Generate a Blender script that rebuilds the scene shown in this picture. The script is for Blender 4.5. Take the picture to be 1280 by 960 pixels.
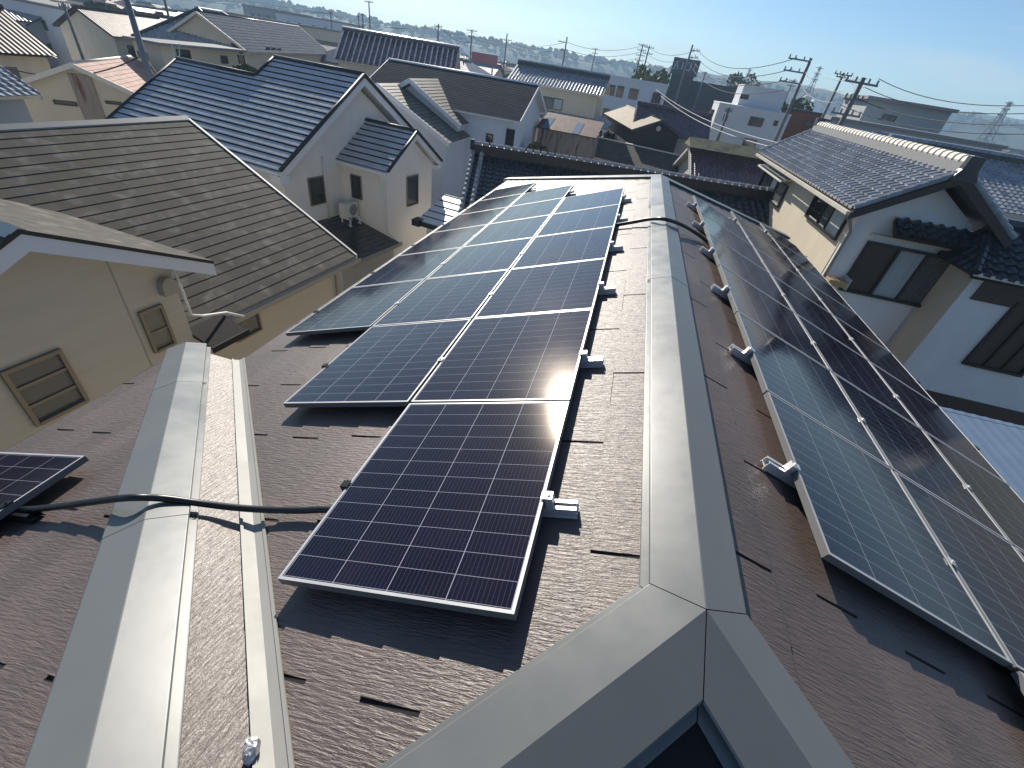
import bpy, bmesh, math, random
from mathutils import Vector, Matrix
R = math.radians
scene = bpy.context.scene
for _o in list(bpy.data.objects):
    bpy.data.objects.remove(_o)
col = scene.collection
rnd = random.Random(11)

# ------------------------------------------------------------------ camera
FPX = 545.2                                   # focal length in pixels of a 1280 wide picture
PITCH, ROLL, YAW = 0.6332, 0.1674, -0.1599
CAM = Vector((-0.5607, -1.0819, 1.2712))      # ridge of the near roof is z = 0, ground is z = GZ
GZ = -8.0
_fw = Vector((math.sin(YAW)*math.cos(PITCH), math.cos(YAW)*math.cos(PITCH), -math.sin(PITCH)))
_r0 = Vector((math.cos(YAW), -math.sin(YAW), 0)); _u0 = _r0.cross(_fw)
_rt = _r0*math.cos(ROLL) + _u0*math.sin(ROLL); _up = -_r0*math.sin(ROLL) + _u0*math.cos(ROLL)
cd = bpy.data.cameras.new('camera'); cam = bpy.data.objects.new('camera', cd); col.objects.link(cam)
cd.sensor_fit = 'HORIZONTAL'; cd.sensor_width = 36; cd.lens = FPX/1280*36
cd.clip_start = 0.05; cd.clip_end = 6000
m3 = Matrix((_rt, _up, -_fw)).transposed()
cam.matrix_world = Matrix.Translation(CAM) @ m3.to_4x4()
scene.camera = cam

def ray(px, py):
    d = _fw + _rt*((px-640)/FPX) - _up*((py-480)/FPX)
    return d.normalized()
def hitplane(px, py, P0, n):
    d = ray(px, py); return CAM + d*((P0-CAM).dot(n)/d.dot(n))
def onz(px, py, z): return hitplane(px, py, Vector((0,0,z)), Vector((0,0,1)))
def at(px, py, dist):
    d = ray(px, py); return CAM + d*(dist/math.hypot(d.x, d.y))

# ------------------------------------------------------------------ light
SUN_AZ, SUN_EL = -26.0, 29.5                  # azimuth from +Y towards +X
S = Vector((math.sin(R(SUN_AZ))*math.cos(R(SUN_EL)), math.cos(R(SUN_AZ))*math.cos(R(SUN_EL)), math.sin(R(SUN_EL))))
ld = bpy.data.lights.new('sun', 'SUN'); ld.energy = 5.0; ld.angle = R(0.55); ld.color = (1, .93, .82)
sun = bpy.data.objects.new('sun', ld); col.objects.link(sun)
sun.rotation_euler = (-S).to_track_quat('-Z', 'Y').to_euler()
w = bpy.data.worlds.new('World'); scene.world = w; w.use_nodes = True
nt = w.node_tree; nt.nodes.clear()
sky = nt.nodes.new('ShaderNodeTexSky'); sky.sky_type = 'NISHITA'; sky.sun_disc = False
sky.sun_elevation = R(SUN_EL); sky.sun_rotation = R(SUN_AZ)
sky.air_density = 0.8; sky.dust_density = 0.4; sky.ozone_density = 3.0; sky.altitude = 0
bg = nt.nodes.new('ShaderNodeBackground'); bg.inputs[1].default_value = 0.078
wo = nt.nodes.new('ShaderNodeOutputWorld')
tc = nt.nodes.new('ShaderNodeTexCoord'); mp = nt.nodes.new('ShaderNodeMapping'); mp.inputs['Scale'].default_value = (2.2, 2.2, 16)
nz = nt.nodes.new('ShaderNodeTexNoise'); nz.inputs['Scale'].default_value = 1.6; nz.inputs['Detail'].default_value = 6
cr = nt.nodes.new('ShaderNodeValToRGB'); cr.color_ramp.elements[0].position = .52; cr.color_ramp.elements[1].position = .78
cr.color_ramp.elements[0].color = (0,0,0,1); cr.color_ramp.elements[1].color = (.5,.5,.5,1)
mxs = nt.nodes.new('ShaderNodeMixRGB'); mxs.inputs[2].default_value = (7.0, 7.2, 7.4, 1)
nt.links.new(tc.outputs['Generated'], mp.inputs[0]); nt.links.new(mp.outputs[0], nz.inputs['Vector'])
nt.links.new(nz.outputs['Fac'], cr.inputs[0]); nt.links.new(cr.outputs[0], mxs.inputs[0])
tint = nt.nodes.new('ShaderNodeMixRGB'); tint.blend_type = 'MULTIPLY'; tint.inputs[0].default_value = 1; tint.inputs[2].default_value = (.86, 1.0, 1.06, 1)
nt.links.new(sky.outputs[0], tint.inputs[1]); nt.links.new(tint.outputs[0], mxs.inputs[1]); nt.links.new(mxs.outputs[0], bg.inputs[0]); nt.links.new(bg.outputs[0], wo.inputs[0])
scene.view_settings.view_transform = 'Standard'; scene.view_settings.look = 'None'
scene.view_settings.exposure = 0.5; scene.view_settings.gamma = 1; scene.view_settings.use_curve_mapping = False
scene.render.engine = 'CYCLES'
scene.cycles.caustics_reflective = False; scene.cycles.caustics_refractive = False

# ------------------------------------------------------------------ tags and mesh builder
def tag(o, label=None, cat=None, group=None, kind=None):
    if label: o['label'] = label
    if cat: o['category'] = cat
    if group: o['group'] = group
    if kind: o['kind'] = kind
    return o
def thing(name, label, cat, loc=(0,0,0), rz=0.0, group=None, rot=None):
    o = bpy.data.objects.new(name, None); col.objects.link(o); o.empty_display_size = .2
    o.location = loc; o.rotation_euler = rot if rot else (0,0,rz)
    return tag(o, label, cat, group)

class MB:
    def __init__(s): s.v=[]; s.f=[]; s.m=[]; s.uv=[]
    def face(s, pts, m=0, uv=None):
        i=len(s.v); s.v += [tuple(p) for p in pts]; s.f.append(tuple(range(i,i+len(pts)))); s.m.append(m)
        s.uv.append(uv if uv else [(p[0]+p[1]*.37, p[2]) for p in pts])
    def mesh(s, V, F, m=0, uvf=None):
        i=len(s.v); s.v += [tuple(p) for p in V]
        for f in F:
            s.f.append(tuple(i+k for k in f)); s.m.append(m)
            s.uv.append([uvf(V[k]) if uvf else (V[k][0]+V[k][1]*.37, V[k][2]) for k in f])
    def box(s, c, d, m=0, M=None):
        hx,hy,hz=d[0]/2,d[1]/2,d[2]/2
        V=[Vector((sx*hx,sy*hy,sz*hz)) for sx in(-1,1) for sy in(-1,1) for sz in(-1,1)]
        if M: V=[M@p for p in V]
        V=[p+Vector(c) for p in V]
        s.mesh(V,[(0,1,3,2),(4,6,7,5),(0,4,5,1),(2,3,7,6),(0,2,6,4),(1,5,7,3)],m)
    def b2(s, lo, hi, m=0):
        s.box([(a+b)/2 for a,b in zip(lo,hi)],[abs(b-a) for a,b in zip(lo,hi)],m)
    def prism(s, poly, ext, m=0):
        """closed prism: polygon pushed along ext"""
        e=Vector(ext); A=[Vector(p) for p in poly]; n=len(A)
        nn=Vector((0,0,0))
        for i in range(n): nn+=A[i].cross(A[(i+1)%n])
        if nn.dot(e)>0: A=A[::-1]
        B=[p+e for p in A]
        s.mesh(A+B,[tuple(range(n)),tuple(range(2*n-1,n-1,-1))]+[(i,n+i,n+(i+1)%n,(i+1)%n) for i in range(n)],m)
    def tube(s, path, r, n=8, m=0, cap=True):
        path=[Vector(p) for p in path]; rings=[]; k=len(path); prev=None
        for i,p in enumerate(path):
            t=(path[min(i+1,k-1)]-path[max(i-1,0)]).normalized()
            if prev is None:
                a=Vector((0,0,1)) if abs(t.z)<.9 else Vector((1,0,0)); x=t.cross(a).normalized()
            else: x=(prev-t*prev.dot(t)).normalized()
            prev=x; y=t.cross(x); rr=r[i] if isinstance(r,(list,tuple)) else r
            rings.append([p+(x*math.cos(2*math.pi*j/n)+y*math.sin(2*math.pi*j/n))*rr for j in range(n)])
        V=[q for g in rings for q in g]; F=[]
        for i in range(k-1):
            for j in range(n): F.append((i*n+j,i*n+(j+1)%n,(i+1)*n+(j+1)%n,(i+1)*n+j))
        if cap: F.append(tuple(range(n-1,-1,-1))); F.append(tuple(range((k-1)*n,k*n)))
        s.mesh(V,F,m)
    def strip(s, path, prof, m=0, cap=True):
        """sweep an open profile given as list of offset vectors along a 2-point path (both ends may be pre-mitred)"""
        V=[]
        for p,pr in zip(path,prof): V+=[Vector(p)+Vector(q) for q in pr]
        n=len(prof[0]); F=[]
        for i in range(len(path)-1):
            for j in range(n-1): F.append((i*n+j,i*n+j+1,(i+1)*n+j+1,(i+1)*n+j))
        s.mesh(V,F,m)
    def build(s, name, mats, parent=None, smooth=False, fix=False):
        me=bpy.data.meshes.new(name); me.from_pydata(s.v,[],s.f)
        if not isinstance(mats,(list,tuple)): mats=[mats]
        for q in mats: me.materials.append(q)
        me.polygons.foreach_set('material_index', s.m)
        ul=me.uv_layers.new(name='UVMap'); flat=[c for f in s.uv for p in f for c in p]
        ul.data.foreach_set('uv', flat)
        if smooth: me.polygons.foreach_set('use_smooth',[True]*len(s.f))
        if fix:
            bm=bmesh.new(); bm.from_mesh(me); bmesh.ops.remove_doubles(bm,verts=bm.verts,dist=1e-5)
            bmesh.ops.recalc_face_normals(bm,faces=bm.faces); bm.to_mesh(me); bm.free()
        me.update()
        o=bpy.data.objects.new(name, me); col.objects.link(o)
        if parent: o.parent=parent
        return o

# ------------------------------------------------------------------ materials
def mat(name, base, rough=.6, metal=0., spec=.5, var=.0, vscale=3., bump=0., bscale=30., coords='Object', stain=None, stretch=(1,1,1), coat=0.):
    m=bpy.data.materials.new(name); m.use_nodes=True; t=m.node_tree; b=t.nodes['Principled BSDF']
    b.inputs['Roughness'].default_value=rough; b.inputs['Metallic'].default_value=metal
    b.inputs['Specular IOR Level'].default_value=spec; b.inputs['Coat Weight'].default_value=coat
    b.inputs['Base Color'].default_value=(*base,1)
    tc=t.nodes.new('ShaderNodeTexCoord'); mp=t.nodes.new('ShaderNodeMapping'); mp.inputs['Scale'].default_value=stretch
    t.links.new(tc.outputs[coords],mp.inputs[0])
    if var>0:
        n=t.nodes.new('ShaderNodeTexNoise'); n.inputs['Scale'].default_value=vscale; n.inputs['Detail'].default_value=5; n.inputs['Roughness'].default_value=.65
        t.links.new(mp.outputs[0],n.inputs['Vector'])
        r=t.nodes.new('ShaderNodeMapRange'); r.inputs[1].default_value=.25; r.inputs[2].default_value=.75
        r.inputs[3].default_value=1-var; r.inputs[4].default_value=1+var
        t.links.new(n.outputs['Fac'],r.inputs[0])
        mx=t.nodes.new('ShaderNodeVectorMath'); mx.operation='SCALE'; mx.inputs[0].default_value=base
        t.links.new(r.outputs[0],mx.inputs['Scale']); out=mx.outputs[0]
        if stain:
            n2=t.nodes.new('ShaderNodeTexNoise'); n2.inputs['Scale'].default_value=stain[1]; n2.inputs['Detail'].default_value=6
            t.links.new(mp.outputs[0],n2.inputs['Vector'])
            c=t.nodes.new('ShaderNodeMapRange'); c.inputs[1].default_value=stain[2]; c.inputs[2].default_value=stain[2]+.15
            t.links.new(n2.outputs['Fac'],c.inputs[0])
            m2=t.nodes.new('ShaderNodeMixRGB'); m2.inputs[2].default_value=(*stain[0],1)
            t.links.new(c.outputs[0],m2.inputs[0]); t.links.new(out,m2.inputs[1]); out=m2.outputs[0]
        t.links.new(out,b.inputs['Base Color'])
        r2=t.nodes.new('ShaderNodeMapRange'); r2.inputs[1].default_value=.2; r2.inputs[2].default_value=.8
        r2.inputs[3].default_value=max(.02,rough-.1); r2.inputs[4].default_value=min(1,rough+.1)
        t.links.new(n.outputs['Fac'],r2.inputs[0]); t.links.new(r2.outputs[0],b.inputs['Roughness'])
    if bump>0:
        n=t.nodes.new('ShaderNodeTexNoise'); n.inputs['Scale'].default_value=bscale; n.inputs['Detail'].default_value=4
        t.links.new(mp.outputs[0],n.inputs['Vector'])
        bp=t.nodes.new('ShaderNodeBump'); bp.inputs['Strength'].default_value=bump; bp.inputs['Distance'].default_value=.01
        t.links.new(n.outputs['Fac'],bp.inputs['Height']); t.links.new(bp.outputs[0],b.inputs['Normal'])
    return m

def N(t,k,**kw):
    n=t.nodes.new(k)
    for a,v in kw.items(): setattr(n,a,v)
    return n
def MATH(t,op,a,b=None,c=None):
    n=t.nodes.new('ShaderNodeMath'); n.operation=op
    for i,x in enumerate((a,b,c)):
        if x is None: continue
        if isinstance(x,(int,float)): n.inputs[i].default_value=x
        else: t.links.new(x,n.inputs[i])
    return n.outputs[0]

def slate_material(name, base, glossy=.42, ripple=1.0, patches=0.12):
    """embossed slates: ripples run along the slope (uv: u along the eave, v up the slope, metres)"""
    m=bpy.data.materials.new(name); m.use_nodes=True; t=m.node_tree; b=t.nodes['Principled BSDF']
    uv=N(t,'ShaderNodeTexCoord'); mp=N(t,'ShaderNodeMapping'); mp.inputs['Scale'].default_value=(105,12,1)
    t.links.new(uv.outputs['UV'],mp.inputs[0])
    n1=N(t,'ShaderNodeTexNoise'); n1.inputs['Scale'].default_value=1; n1.inputs['Detail'].default_value=3; n1.inputs['Distortion'].default_value=.45; n1.inputs['Roughness'].default_value=.6
    t.links.new(mp.outputs[0],n1.inputs['Vector'])
    mp2=N(t,'ShaderNodeMapping'); mp2.inputs['Scale'].default_value=(260,160,1); t.links.new(uv.outputs['UV'],mp2.inputs[0])
    n2=N(t,'ShaderNodeTexNoise'); n2.inputs['Scale'].default_value=1; n2.inputs['Detail'].default_value=2; t.links.new(mp2.outputs[0],n2.inputs['Vector'])
    bp=N(t,'ShaderNodeBump'); bp.inputs['Strength'].default_value=.75*ripple; bp.inputs['Distance'].default_value=.007; t.links.new(n1.outputs['Fac'],bp.inputs['Height'])
    bp2=N(t,'ShaderNodeBump'); bp2.inputs['Strength'].default_value=.35; bp2.inputs['Distance'].default_value=.002; t.links.new(n2.outputs['Fac'],bp2.inputs['Height']); t.links.new(bp.outputs[0],bp2.inputs['Normal'])
    t.links.new(bp2.outputs[0],b.inputs['Normal'])
    br=N(t,'ShaderNodeTexBrick'); br.inputs['Scale'].default_value=1; br.inputs['Mortar Size'].default_value=0; br.inputs['Brick Width'].default_value=.6; br.inputs['Row Height'].default_value=.209
    br.inputs['Color1'].default_value=(1-patches,)*3+(1,); br.inputs['Color2'].default_value=(1+patches,)*3+(1,); br.offset=.5
    t.links.new(uv.outputs['UV'],br.inputs['Vector'])
    n3=N(t,'ShaderNodeTexNoise'); n3.inputs['Scale'].default_value=1.1; n3.inputs['Detail'].default_value=6; t.links.new(uv.outputs['UV'],n3.inputs['Vector'])
    r=N(t,'ShaderNodeMapRange'); r.inputs[1].default_value=.3; r.inputs[2].default_value=.7; r.inputs[3].default_value=.82; r.inputs[4].default_value=1.2; t.links.new(n3.outputs['Fac'],r.inputs[0])
    r1=N(t,'ShaderNodeMapRange'); r1.inputs[1].default_value=.3; r1.inputs[2].default_value=.7; r1.inputs[3].default_value=.86; r1.inputs[4].default_value=1.14; t.links.new(n1.outputs['Fac'],r1.inputs[0])
    k=MATH(t,'MULTIPLY',r.outputs[0],r1.outputs[0])
    v=N(t,'ShaderNodeVectorMath',operation='MULTIPLY'); v.inputs[1].default_value=base; t.links.new(br.outputs['Color'],v.inputs[0])
    v2=N(t,'ShaderNodeVectorMath',operation='SCALE'); t.links.new(v.outputs[0],v2.inputs[0]); t.links.new(k,v2.inputs['Scale'])
    t.links.new(v2.outputs[0],b.inputs['Base Color']); b.inputs['Roughness'].default_value=glossy; b.inputs['Specular IOR Level'].default_value=.75
    return m

def tile_material(name, base, rough=.3, var=.2, bw=.27, rh=.24, light=None, lightamt=.0, bumpw=0.):
    m=bpy.data.materials.new(name); m.use_nodes=True; t=m.node_tree; b=t.nodes['Principled BSDF']
    uv=N(t,'ShaderNodeTexCoord')
    br=N(t,'ShaderNodeTexBrick'); br.inputs['Scale'].default_value=1; br.inputs['Mortar Size'].default_value=0; br.inputs['Brick Width'].default_value=bw; br.inputs['Row Height'].default_value=rh; br.offset=0 if bw<.3 else .5
    br.inputs['Color1'].default_value=(1-var,)*3+(1,); br.inputs['Color2'].default_value=(1+var,)*3+(1,); t.links.new(uv.outputs['UV'],br.inputs['Vector'])
    n3=N(t,'ShaderNodeTexNoise'); n3.inputs['Scale'].default_value=.9; n3.inputs['Detail'].default_value=7; n3.inputs['Roughness'].default_value=.7; t.links.new(uv.outputs['UV'],n3.inputs['Vector'])
    r=N(t,'ShaderNodeMapRange'); r.inputs[1].default_value=.3; r.inputs[2].default_value=.7; r.inputs[3].default_value=1-var; r.inputs[4].default_value=1+var; t.links.new(n3.outputs['Fac'],r.inputs[0])
    v=N(t,'ShaderNodeVectorMath',operation='MULTIPLY'); v.inputs[1].default_value=base; t.links.new(br.outputs['Color'],v.inputs[0])
    v2=N(t,'ShaderNodeVectorMath',operation='SCALE'); t.links.new(v.outputs[0],v2.inputs[0]); t.links.new(r.outputs[0],v2.inputs['Scale']); out=v2.outputs[0]
    if light:
        n4=N(t,'ShaderNodeTexNoise'); n4.inputs['Scale'].default_value=3.2; n4.inputs['Detail'].default_value=6; t.links.new(uv.outputs['UV'],n4.inputs['Vector'])
        c=N(t,'ShaderNodeMapRange'); c.inputs[1].default_value=.52; c.inputs[2].default_value=.72; c.inputs[4].default_value=lightamt; t.links.new(n4.outputs['Fac'],c.inputs[0])
        mx=N(t,'ShaderNodeMixRGB'); mx.inputs[2].default_value=(*light,1); t.links.new(c.outputs[0],mx.inputs[0]); t.links.new(out,mx.inputs[1]); out=mx.outputs[0]
    t.links.new(out,b.inputs['Base Color']); b.inputs['Roughness'].default_value=rough; b.inputs['Specular IOR Level'].default_value=.5 if rough<.5 else .15
    if bumpw>0:
        wv=N(t,'ShaderNodeTexWave'); wv.inputs['Scale'].default_value=.3/bumpw*1.05; t.links.new(uv.outputs['UV'],wv.inputs['Vector'])
        bp=N(t,'ShaderNodeBump'); bp.inputs['Strength'].default_value=.9; bp.inputs['Distance'].default_value=.05; t.links.new(wv.outputs['Fac'],bp.inputs['Height']); t.links.new(bp.outputs[0],b.inputs['Normal'])
    else:
        n5=N(t,'ShaderNodeTexNoise'); n5.inputs['Scale'].default_value=40; t.links.new(uv.outputs['UV'],n5.inputs['Vector'])
        bp=N(t,'ShaderNodeBump'); bp.inputs['Strength'].default_value=.12; bp.inputs['Distance'].default_value=.01; t.links.new(n5.outputs['Fac'],bp.inputs['Height']); t.links.new(bp.outputs[0],b.inputs['Normal'])
    return m

M={}
M['slate']=slate_material('brown_embossed_slate',(.108,.080,.069),.46)
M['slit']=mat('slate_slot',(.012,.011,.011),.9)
M['cap']=mat('painted_steel_capping',(.150,.157,.155),.36,.1,var=.05,vscale=2.5,bump=.16,bscale=2.2)
M['valley']=mat('valley_steel',(.30,.295,.27),.55,.0,var=.06,vscale=3)
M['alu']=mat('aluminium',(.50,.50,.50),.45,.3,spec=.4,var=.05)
M['aluside']=mat('frame_side_shade',(.15,.15,.148),.5,.0,spec=.3)  # same silver frame; the shade on its sides is put into this darker colour
M['alub']=mat('bracket_aluminium',(.70,.70,.70),.35,.5,var=.06,vscale=20)
M['backsheet']=mat('panel_back',(.02,.02,.022),.6)
M['rubber']=mat('black_conduit',(.012,.013,.015),.38,var=.1)
M['blackclamp']=mat('black_clamp',(.02,.02,.02),.4,.5)
M['foil']=mat('foil',(.62,.61,.59),.4,.7,bump=.8,bscale=60)
M['white']=mat('white_paint',(.72,.73,.74),.5,var=.06)
M['offwhite']=mat('cream_trim',(.62,.58,.5),.55,var=.08)
M['pipe']=mat('white_pipe',(.7,.7,.68),.4)
M['gutter']=mat('grey_gutter',(.30,.29,.27),.45)
M['beige']=mat('beige_siding',(.47,.448,.405),.85,var=.07,vscale=1.2,bump=.35,bscale=6,stretch=(.6,.6,8))
M['whitewall']=mat('white_stucco',(.76,.73,.68),.88,var=.05,vscale=1.5,bump=.25,bscale=40)
M['bluewhite']=mat('pale_blue_wall',(.62,.66,.72),.85,var=.05)
M['cream']=mat('cream_wall',(.58,.51,.39),.85,var=.07,vscale=1.2,bump=.15,bscale=20)
M['nrwhite']=mat('white_board_wall',(.78,.76,.755),.8,var=.06,vscale=1.5,bump=.15,bscale=20)
M['tan']=mat('tan_board_wall',(.62,.54,.41),.8,var=.10,vscale=2.5,stretch=(1,1,.3))
M['brownpanel']=mat('dark_brown_panel',(.055,.035,.03),.45,var=.1)
M['darkframe']=mat('bronze_sash',(.035,.03,.026),.4,.3)
M['beigeframe']=mat('beige_sash',(.21,.18,.14),.45,.2)
M['glass']=mat('window_glass',(.018,.022,.026),.06,spec=.7)
M['greyglass']=mat('obscured_glass',(.09,.10,.10),.25,spec=.6,var=.1,vscale=6)
M['curtain']=mat('net_curtain',(.42,.45,.45),.8,var=.15,vscale=14,stretch=(1,1,.06))
M['blind']=mat('window_blind',(.2,.19,.16),.7,var=.15,vscale=10,stretch=(.1,.1,1))
M['n1roof']=tile_material('weathered_brown_slate',(.074,.069,.059),.8,.15,.3,.21,light=(.20,.19,.17),lightamt=.65)
M['n1lip']=mat('slate_butt_edge',(.03,.027,.024),.8)
M['bluetile']=tile_material('blue_black_flat_tile',(.47,.47,.475),.46,.1,.32,.3)
M['bluetiledark']=mat('dark_tile_and_joint_shade',(.012,.015,.022),.5)
M['kawara']=tile_material('glazed_black_tile',(.032,.036,.046),.24,.25,.27,.24)
M['silverkawara']=tile_material('smoked_silver_tile',(.28,.295,.325),.24,.2,.27,.24)
M['purpletile']=tile_material('purple_glazed_tile',(.085,.055,.075),.28,.3,.27,.24)
M['pinktile']=tile_material('rosy_tile_with_glints',(.66,.53,.55),.25,.2,.3,.3)  # glints along the ribs are put into the pale base colour
M['greyslate']=tile_material('grey_slate',(.045,.05,.057),.6,.12,.6,.22)
M['plainroof']=tile_material('plain_grey_roof',(.10,.12,.15),.95,.1,.6,.4)
M['plainroof'].node_tree.nodes['Principled BSDF'].inputs['Specular IOR Level'].default_value=.03
M['darkroof']=tile_material('shaded_grey_slate',(.04,.048,.06),.95,.12,.6,.22)  # shade of the main slope put into a darker slate colour
M['darkroof'].node_tree.nodes['Principled BSDF'].inputs['Specular IOR Level'].default_value=.03
M['tanslate']=tile_material('sunlit_slate',(.20,.18,.15),.6,.15,.45,.25)  # sunlight on the cross gables put into a paler slate colour
M['moss']=mat('mossy_metal',(.2,.19,.11),.8,var=.3,vscale=2,stain=((.10,.095,.06),1.2,.5))
M['mossroof']=tile_material('mossy_slate',(.075,.065,.052),.75,.2,.45,.22,light=(.12,.11,.07),lightamt=.5)
M['pinkslate']=tile_material('faded_red_slate',(.44,.27,.22),.7,.15,.45,.3,light=(.5,.38,.32),lightamt=.5)
M['barnroof']=mat('beige_metal_roof',(.27,.22,.155),.8,var=.08)
M['barnwall']=mat('dark_timber_wall',(.035,.026,.022),.8,var=.2,stretch=(8,8,.6))
M['shedwall']=mat('weathered_sheet',(.30,.255,.21),.8,var=.25,vscale=1.2,stretch=(2.5,2.5,.5),stain=((.16,.075,.05),1.3,.52))
M['rust']=mat('rusty_sheet',(.10,.055,.045),.8,var=.3)
M['brick']=mat('red_brick_wall',(.23,.10,.06),.85,var=.12)
M['moderngrey']=mat('grey_flat_wall',(.34,.36,.38),.8,var=.05)
M['modernwhite']=mat('modern_white_wall',(.60,.62,.64),.8,var=.04)
M['dark']=mat('dark_grey_wall',(.05,.055,.065),.7,var=.1)
M['sign']=mat('dark_sign',(.055,.075,.11),.5,var=.08)
M['signmark']=mat('sign_lettering',(.45,.5,.56),.6)
M['redsign']=mat('faded_red_sign',(.32,.10,.11),.6)
M['greytile']=mat('grey_flat_roof',(.22,.22,.22),.8,var=.1)
M['steel']=mat('galvanised_pole',(.15,.17,.20),.5,.4,var=.1)
M['concrete']=mat('concrete_pole',(.15,.15,.15),.8,var=.1)
M['wire']=mat('black_wire',(.03,.03,.035),.6)
M['palewire']=mat('pale_wire',(.45,.45,.45),.6)
M['insul']=mat('insulator',(.35,.35,.36),.4)
M['acwhite']=mat('ac_white',(.62,.61,.57),.5,var=.05)
M['acgrille']=mat('ac_grille',(.14,.14,.14),.5)
M['bluesheet']=mat('pale_blue_sheet_roof',(.13,.19,.28),.9,spec=.1,var=.07)
M['wood']=mat('raw_timber',(.45,.30,.15),.7,var=.15)
M['bark']=mat('bark',(.05,.035,.025),.9,var=.2)
M['leaf']=mat('leaf',(.05,.075,.02),.7,var=.4,vscale=.8)
M['leafy']=mat('yellow_leaf',(.13,.12,.03),.7,var=.35,vscale=.8)
M['hill']=mat('wooded_hill',(.022,.042,.032),.95,var=.4,vscale=.03)
M['ground']=mat('town_ground',(.12,.115,.105),.95,var=.35,vscale=.12,stain=((.07,.085,.04),.05,.52))
M['asphalt']=mat('asphalt',(.05,.05,.052),.9,var=.15)

def panel_material():
    m=bpy.data.materials.new('solar_cells'); m.use_nodes=True; t=m.node_tree; b=t.nodes['Principled BSDF']
    uv=N(t,'ShaderNodeTexCoord'); sp=N(t,'ShaderNodeSeparateXYZ'); t.links.new(uv.outputs['UV'],sp.inputs[0])
    x,y=sp.outputs[0],sp.outputs[1]            # metres across (0..0.92) and along (0..1.11)
    cw=.2285; rh=.0916
    fx=MATH(t,'MODULO',MATH(t,'SUBTRACT',x,.003-cw),cw); fy=MATH(t,'MODULO',MATH(t,'SUBTRACT',y,.0055-rh),rh)
    gx=MATH(t,'MAXIMUM',MATH(t,'LESS_THAN',fx,.0015),MATH(t,'GREATER_THAN',fx,cw-.0015))
    gy=MATH(t,'MAXIMUM',MATH(t,'LESS_THAN',fy,.0008),MATH(t,'GREATER_THAN',fy,rh-.0008))
    gap=MATH(t,'MAXIMUM',gx,gy)
    bb=MATH(t,'LESS_THAN',MATH(t,'MODULO',fx,cw/13),.0011)
    fine=MATH(t,'MULTIPLY',bb,.19)
    mid=MATH(t,'MULTIPLY',MATH(t,'LESS_THAN',MATH(t,'ABSOLUTE',MATH(t,'SUBTRACT',y,.555)),.0035),.0)
    k=MATH(t,'MAXIMUM',MATH(t,'MAXIMUM',gap,fine),mid)
    nz=N(t,'ShaderNodeTexWhiteNoise',noise_dimensions='2D')
    cx=MATH(t,'FLOOR',MATH(t,'DIVIDE',x,cw)); cy=MATH(t,'FLOOR',MATH(t,'DIVIDE',y,rh)); cb=N(t,'ShaderNodeCombineXYZ'); t.links.new(cx,cb.inputs[0]); t.links.new(cy,cb.inputs[1]); t.links.new(cb.outputs[0],nz.inputs['Vector'])
    c0=N(t,'ShaderNodeMixRGB'); c0.inputs[1].default_value=(.003,.0035,.012,1); c0.inputs[2].default_value=(.006,.005,.018,1); t.links.new(nz.outputs['Value'],c0.inputs[0])
    mx=N(t,'ShaderNodeMixRGB'); mx.inputs[2].default_value=(.34,.34,.40,1); t.links.new(k,mx.inputs[0]); t.links.new(c0.outputs[0],mx.inputs[1])
    t.links.new(mx.outputs[0],b.inputs['Base Color'])
    ob=N(t,'ShaderNodeTexNoise'); ob.inputs['Scale'].default_value=1.3; ob.inputs['Detail'].default_value=5; t.links.new(uv.outputs['Object'],ob.inputs['Vector'])
    rr=N(t,'ShaderNodeMapRange'); rr.inputs[1].default_value=.3; rr.inputs[2].default_value=.7; rr.inputs[3].default_value=.075; rr.inputs[4].default_value=.11; t.links.new(ob.outputs['Fac'],rr.inputs[0])
    t.links.new(rr.outputs[0],b.inputs['Roughness']); b.inputs['IOR'].default_value=1.48
    b.inputs['Specular Tint'].default_value=(1,.82,.68,1); b.inputs['Specular IOR Level'].default_value=.5
    return m
M['cells']=panel_material()

# ------------------------------------------------------------------ roof sheets
def clip_to(bm, poly):
    """poly: convex list of (u,v), counter-clockwise; bm in (u,v,h)"""
    n=len(poly)
    for i in range(n):
        a=Vector((*poly[i],0)); b=Vector((*poly[(i+1)%n],0)); d=(b-a).normalized(); nn=Vector((d.y,-d.x,0))
        g=bm.verts[:]+bm.edges[:]+bm.faces[:]
        bmesh.ops.bisect_plane(bm,geom=g,dist=1e-5,plane_co=a,plane_no=nn,clear_outer=True)
def ccw(poly):
    a=sum(poly[i][0]*poly[(i+1)%len(poly)][1]-poly[(i+1)%len(poly)][0]*poly[i][1] for i in range(len(poly)))
    return poly if a>0 else poly[::-1]
def add_bm(mb, bm, O, U, V, Nn, mi):
    bm.verts.ensure_lookup_table(); base=len(mb.v)
    for i,vv in enumerate(bm.verts): vv.index=i; mb.v.append(tuple(O+U*vv.co.x+V*vv.co.y+Nn*vv.co.z))
    for f in bm.faces:
        mb.f.append(tuple(base+q.index for q in f.verts)); mb.m.append(mi+f.material_index); mb.uv.append([(q.co.x,q.co.y) for q in f.verts])
def frame_of(poly3):
    """plane axes of a roof polygon whose first edge is the eave (horizontal)"""
    p=[Vector(q) for q in poly3]; U=(p[1]-p[0]).normalized(); n=U.cross(p[2]-p[0]).normalized()
    if n.z<0: U=-U; n=U.cross(p[2]-p[0] if abs(U.cross(p[2]-p[0]).length)>1e-6 else p[-1]-p[0]).normalized()
    if n.z<0: n=-n
    V=n.cross(U); return p[0],U,V,n
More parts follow.
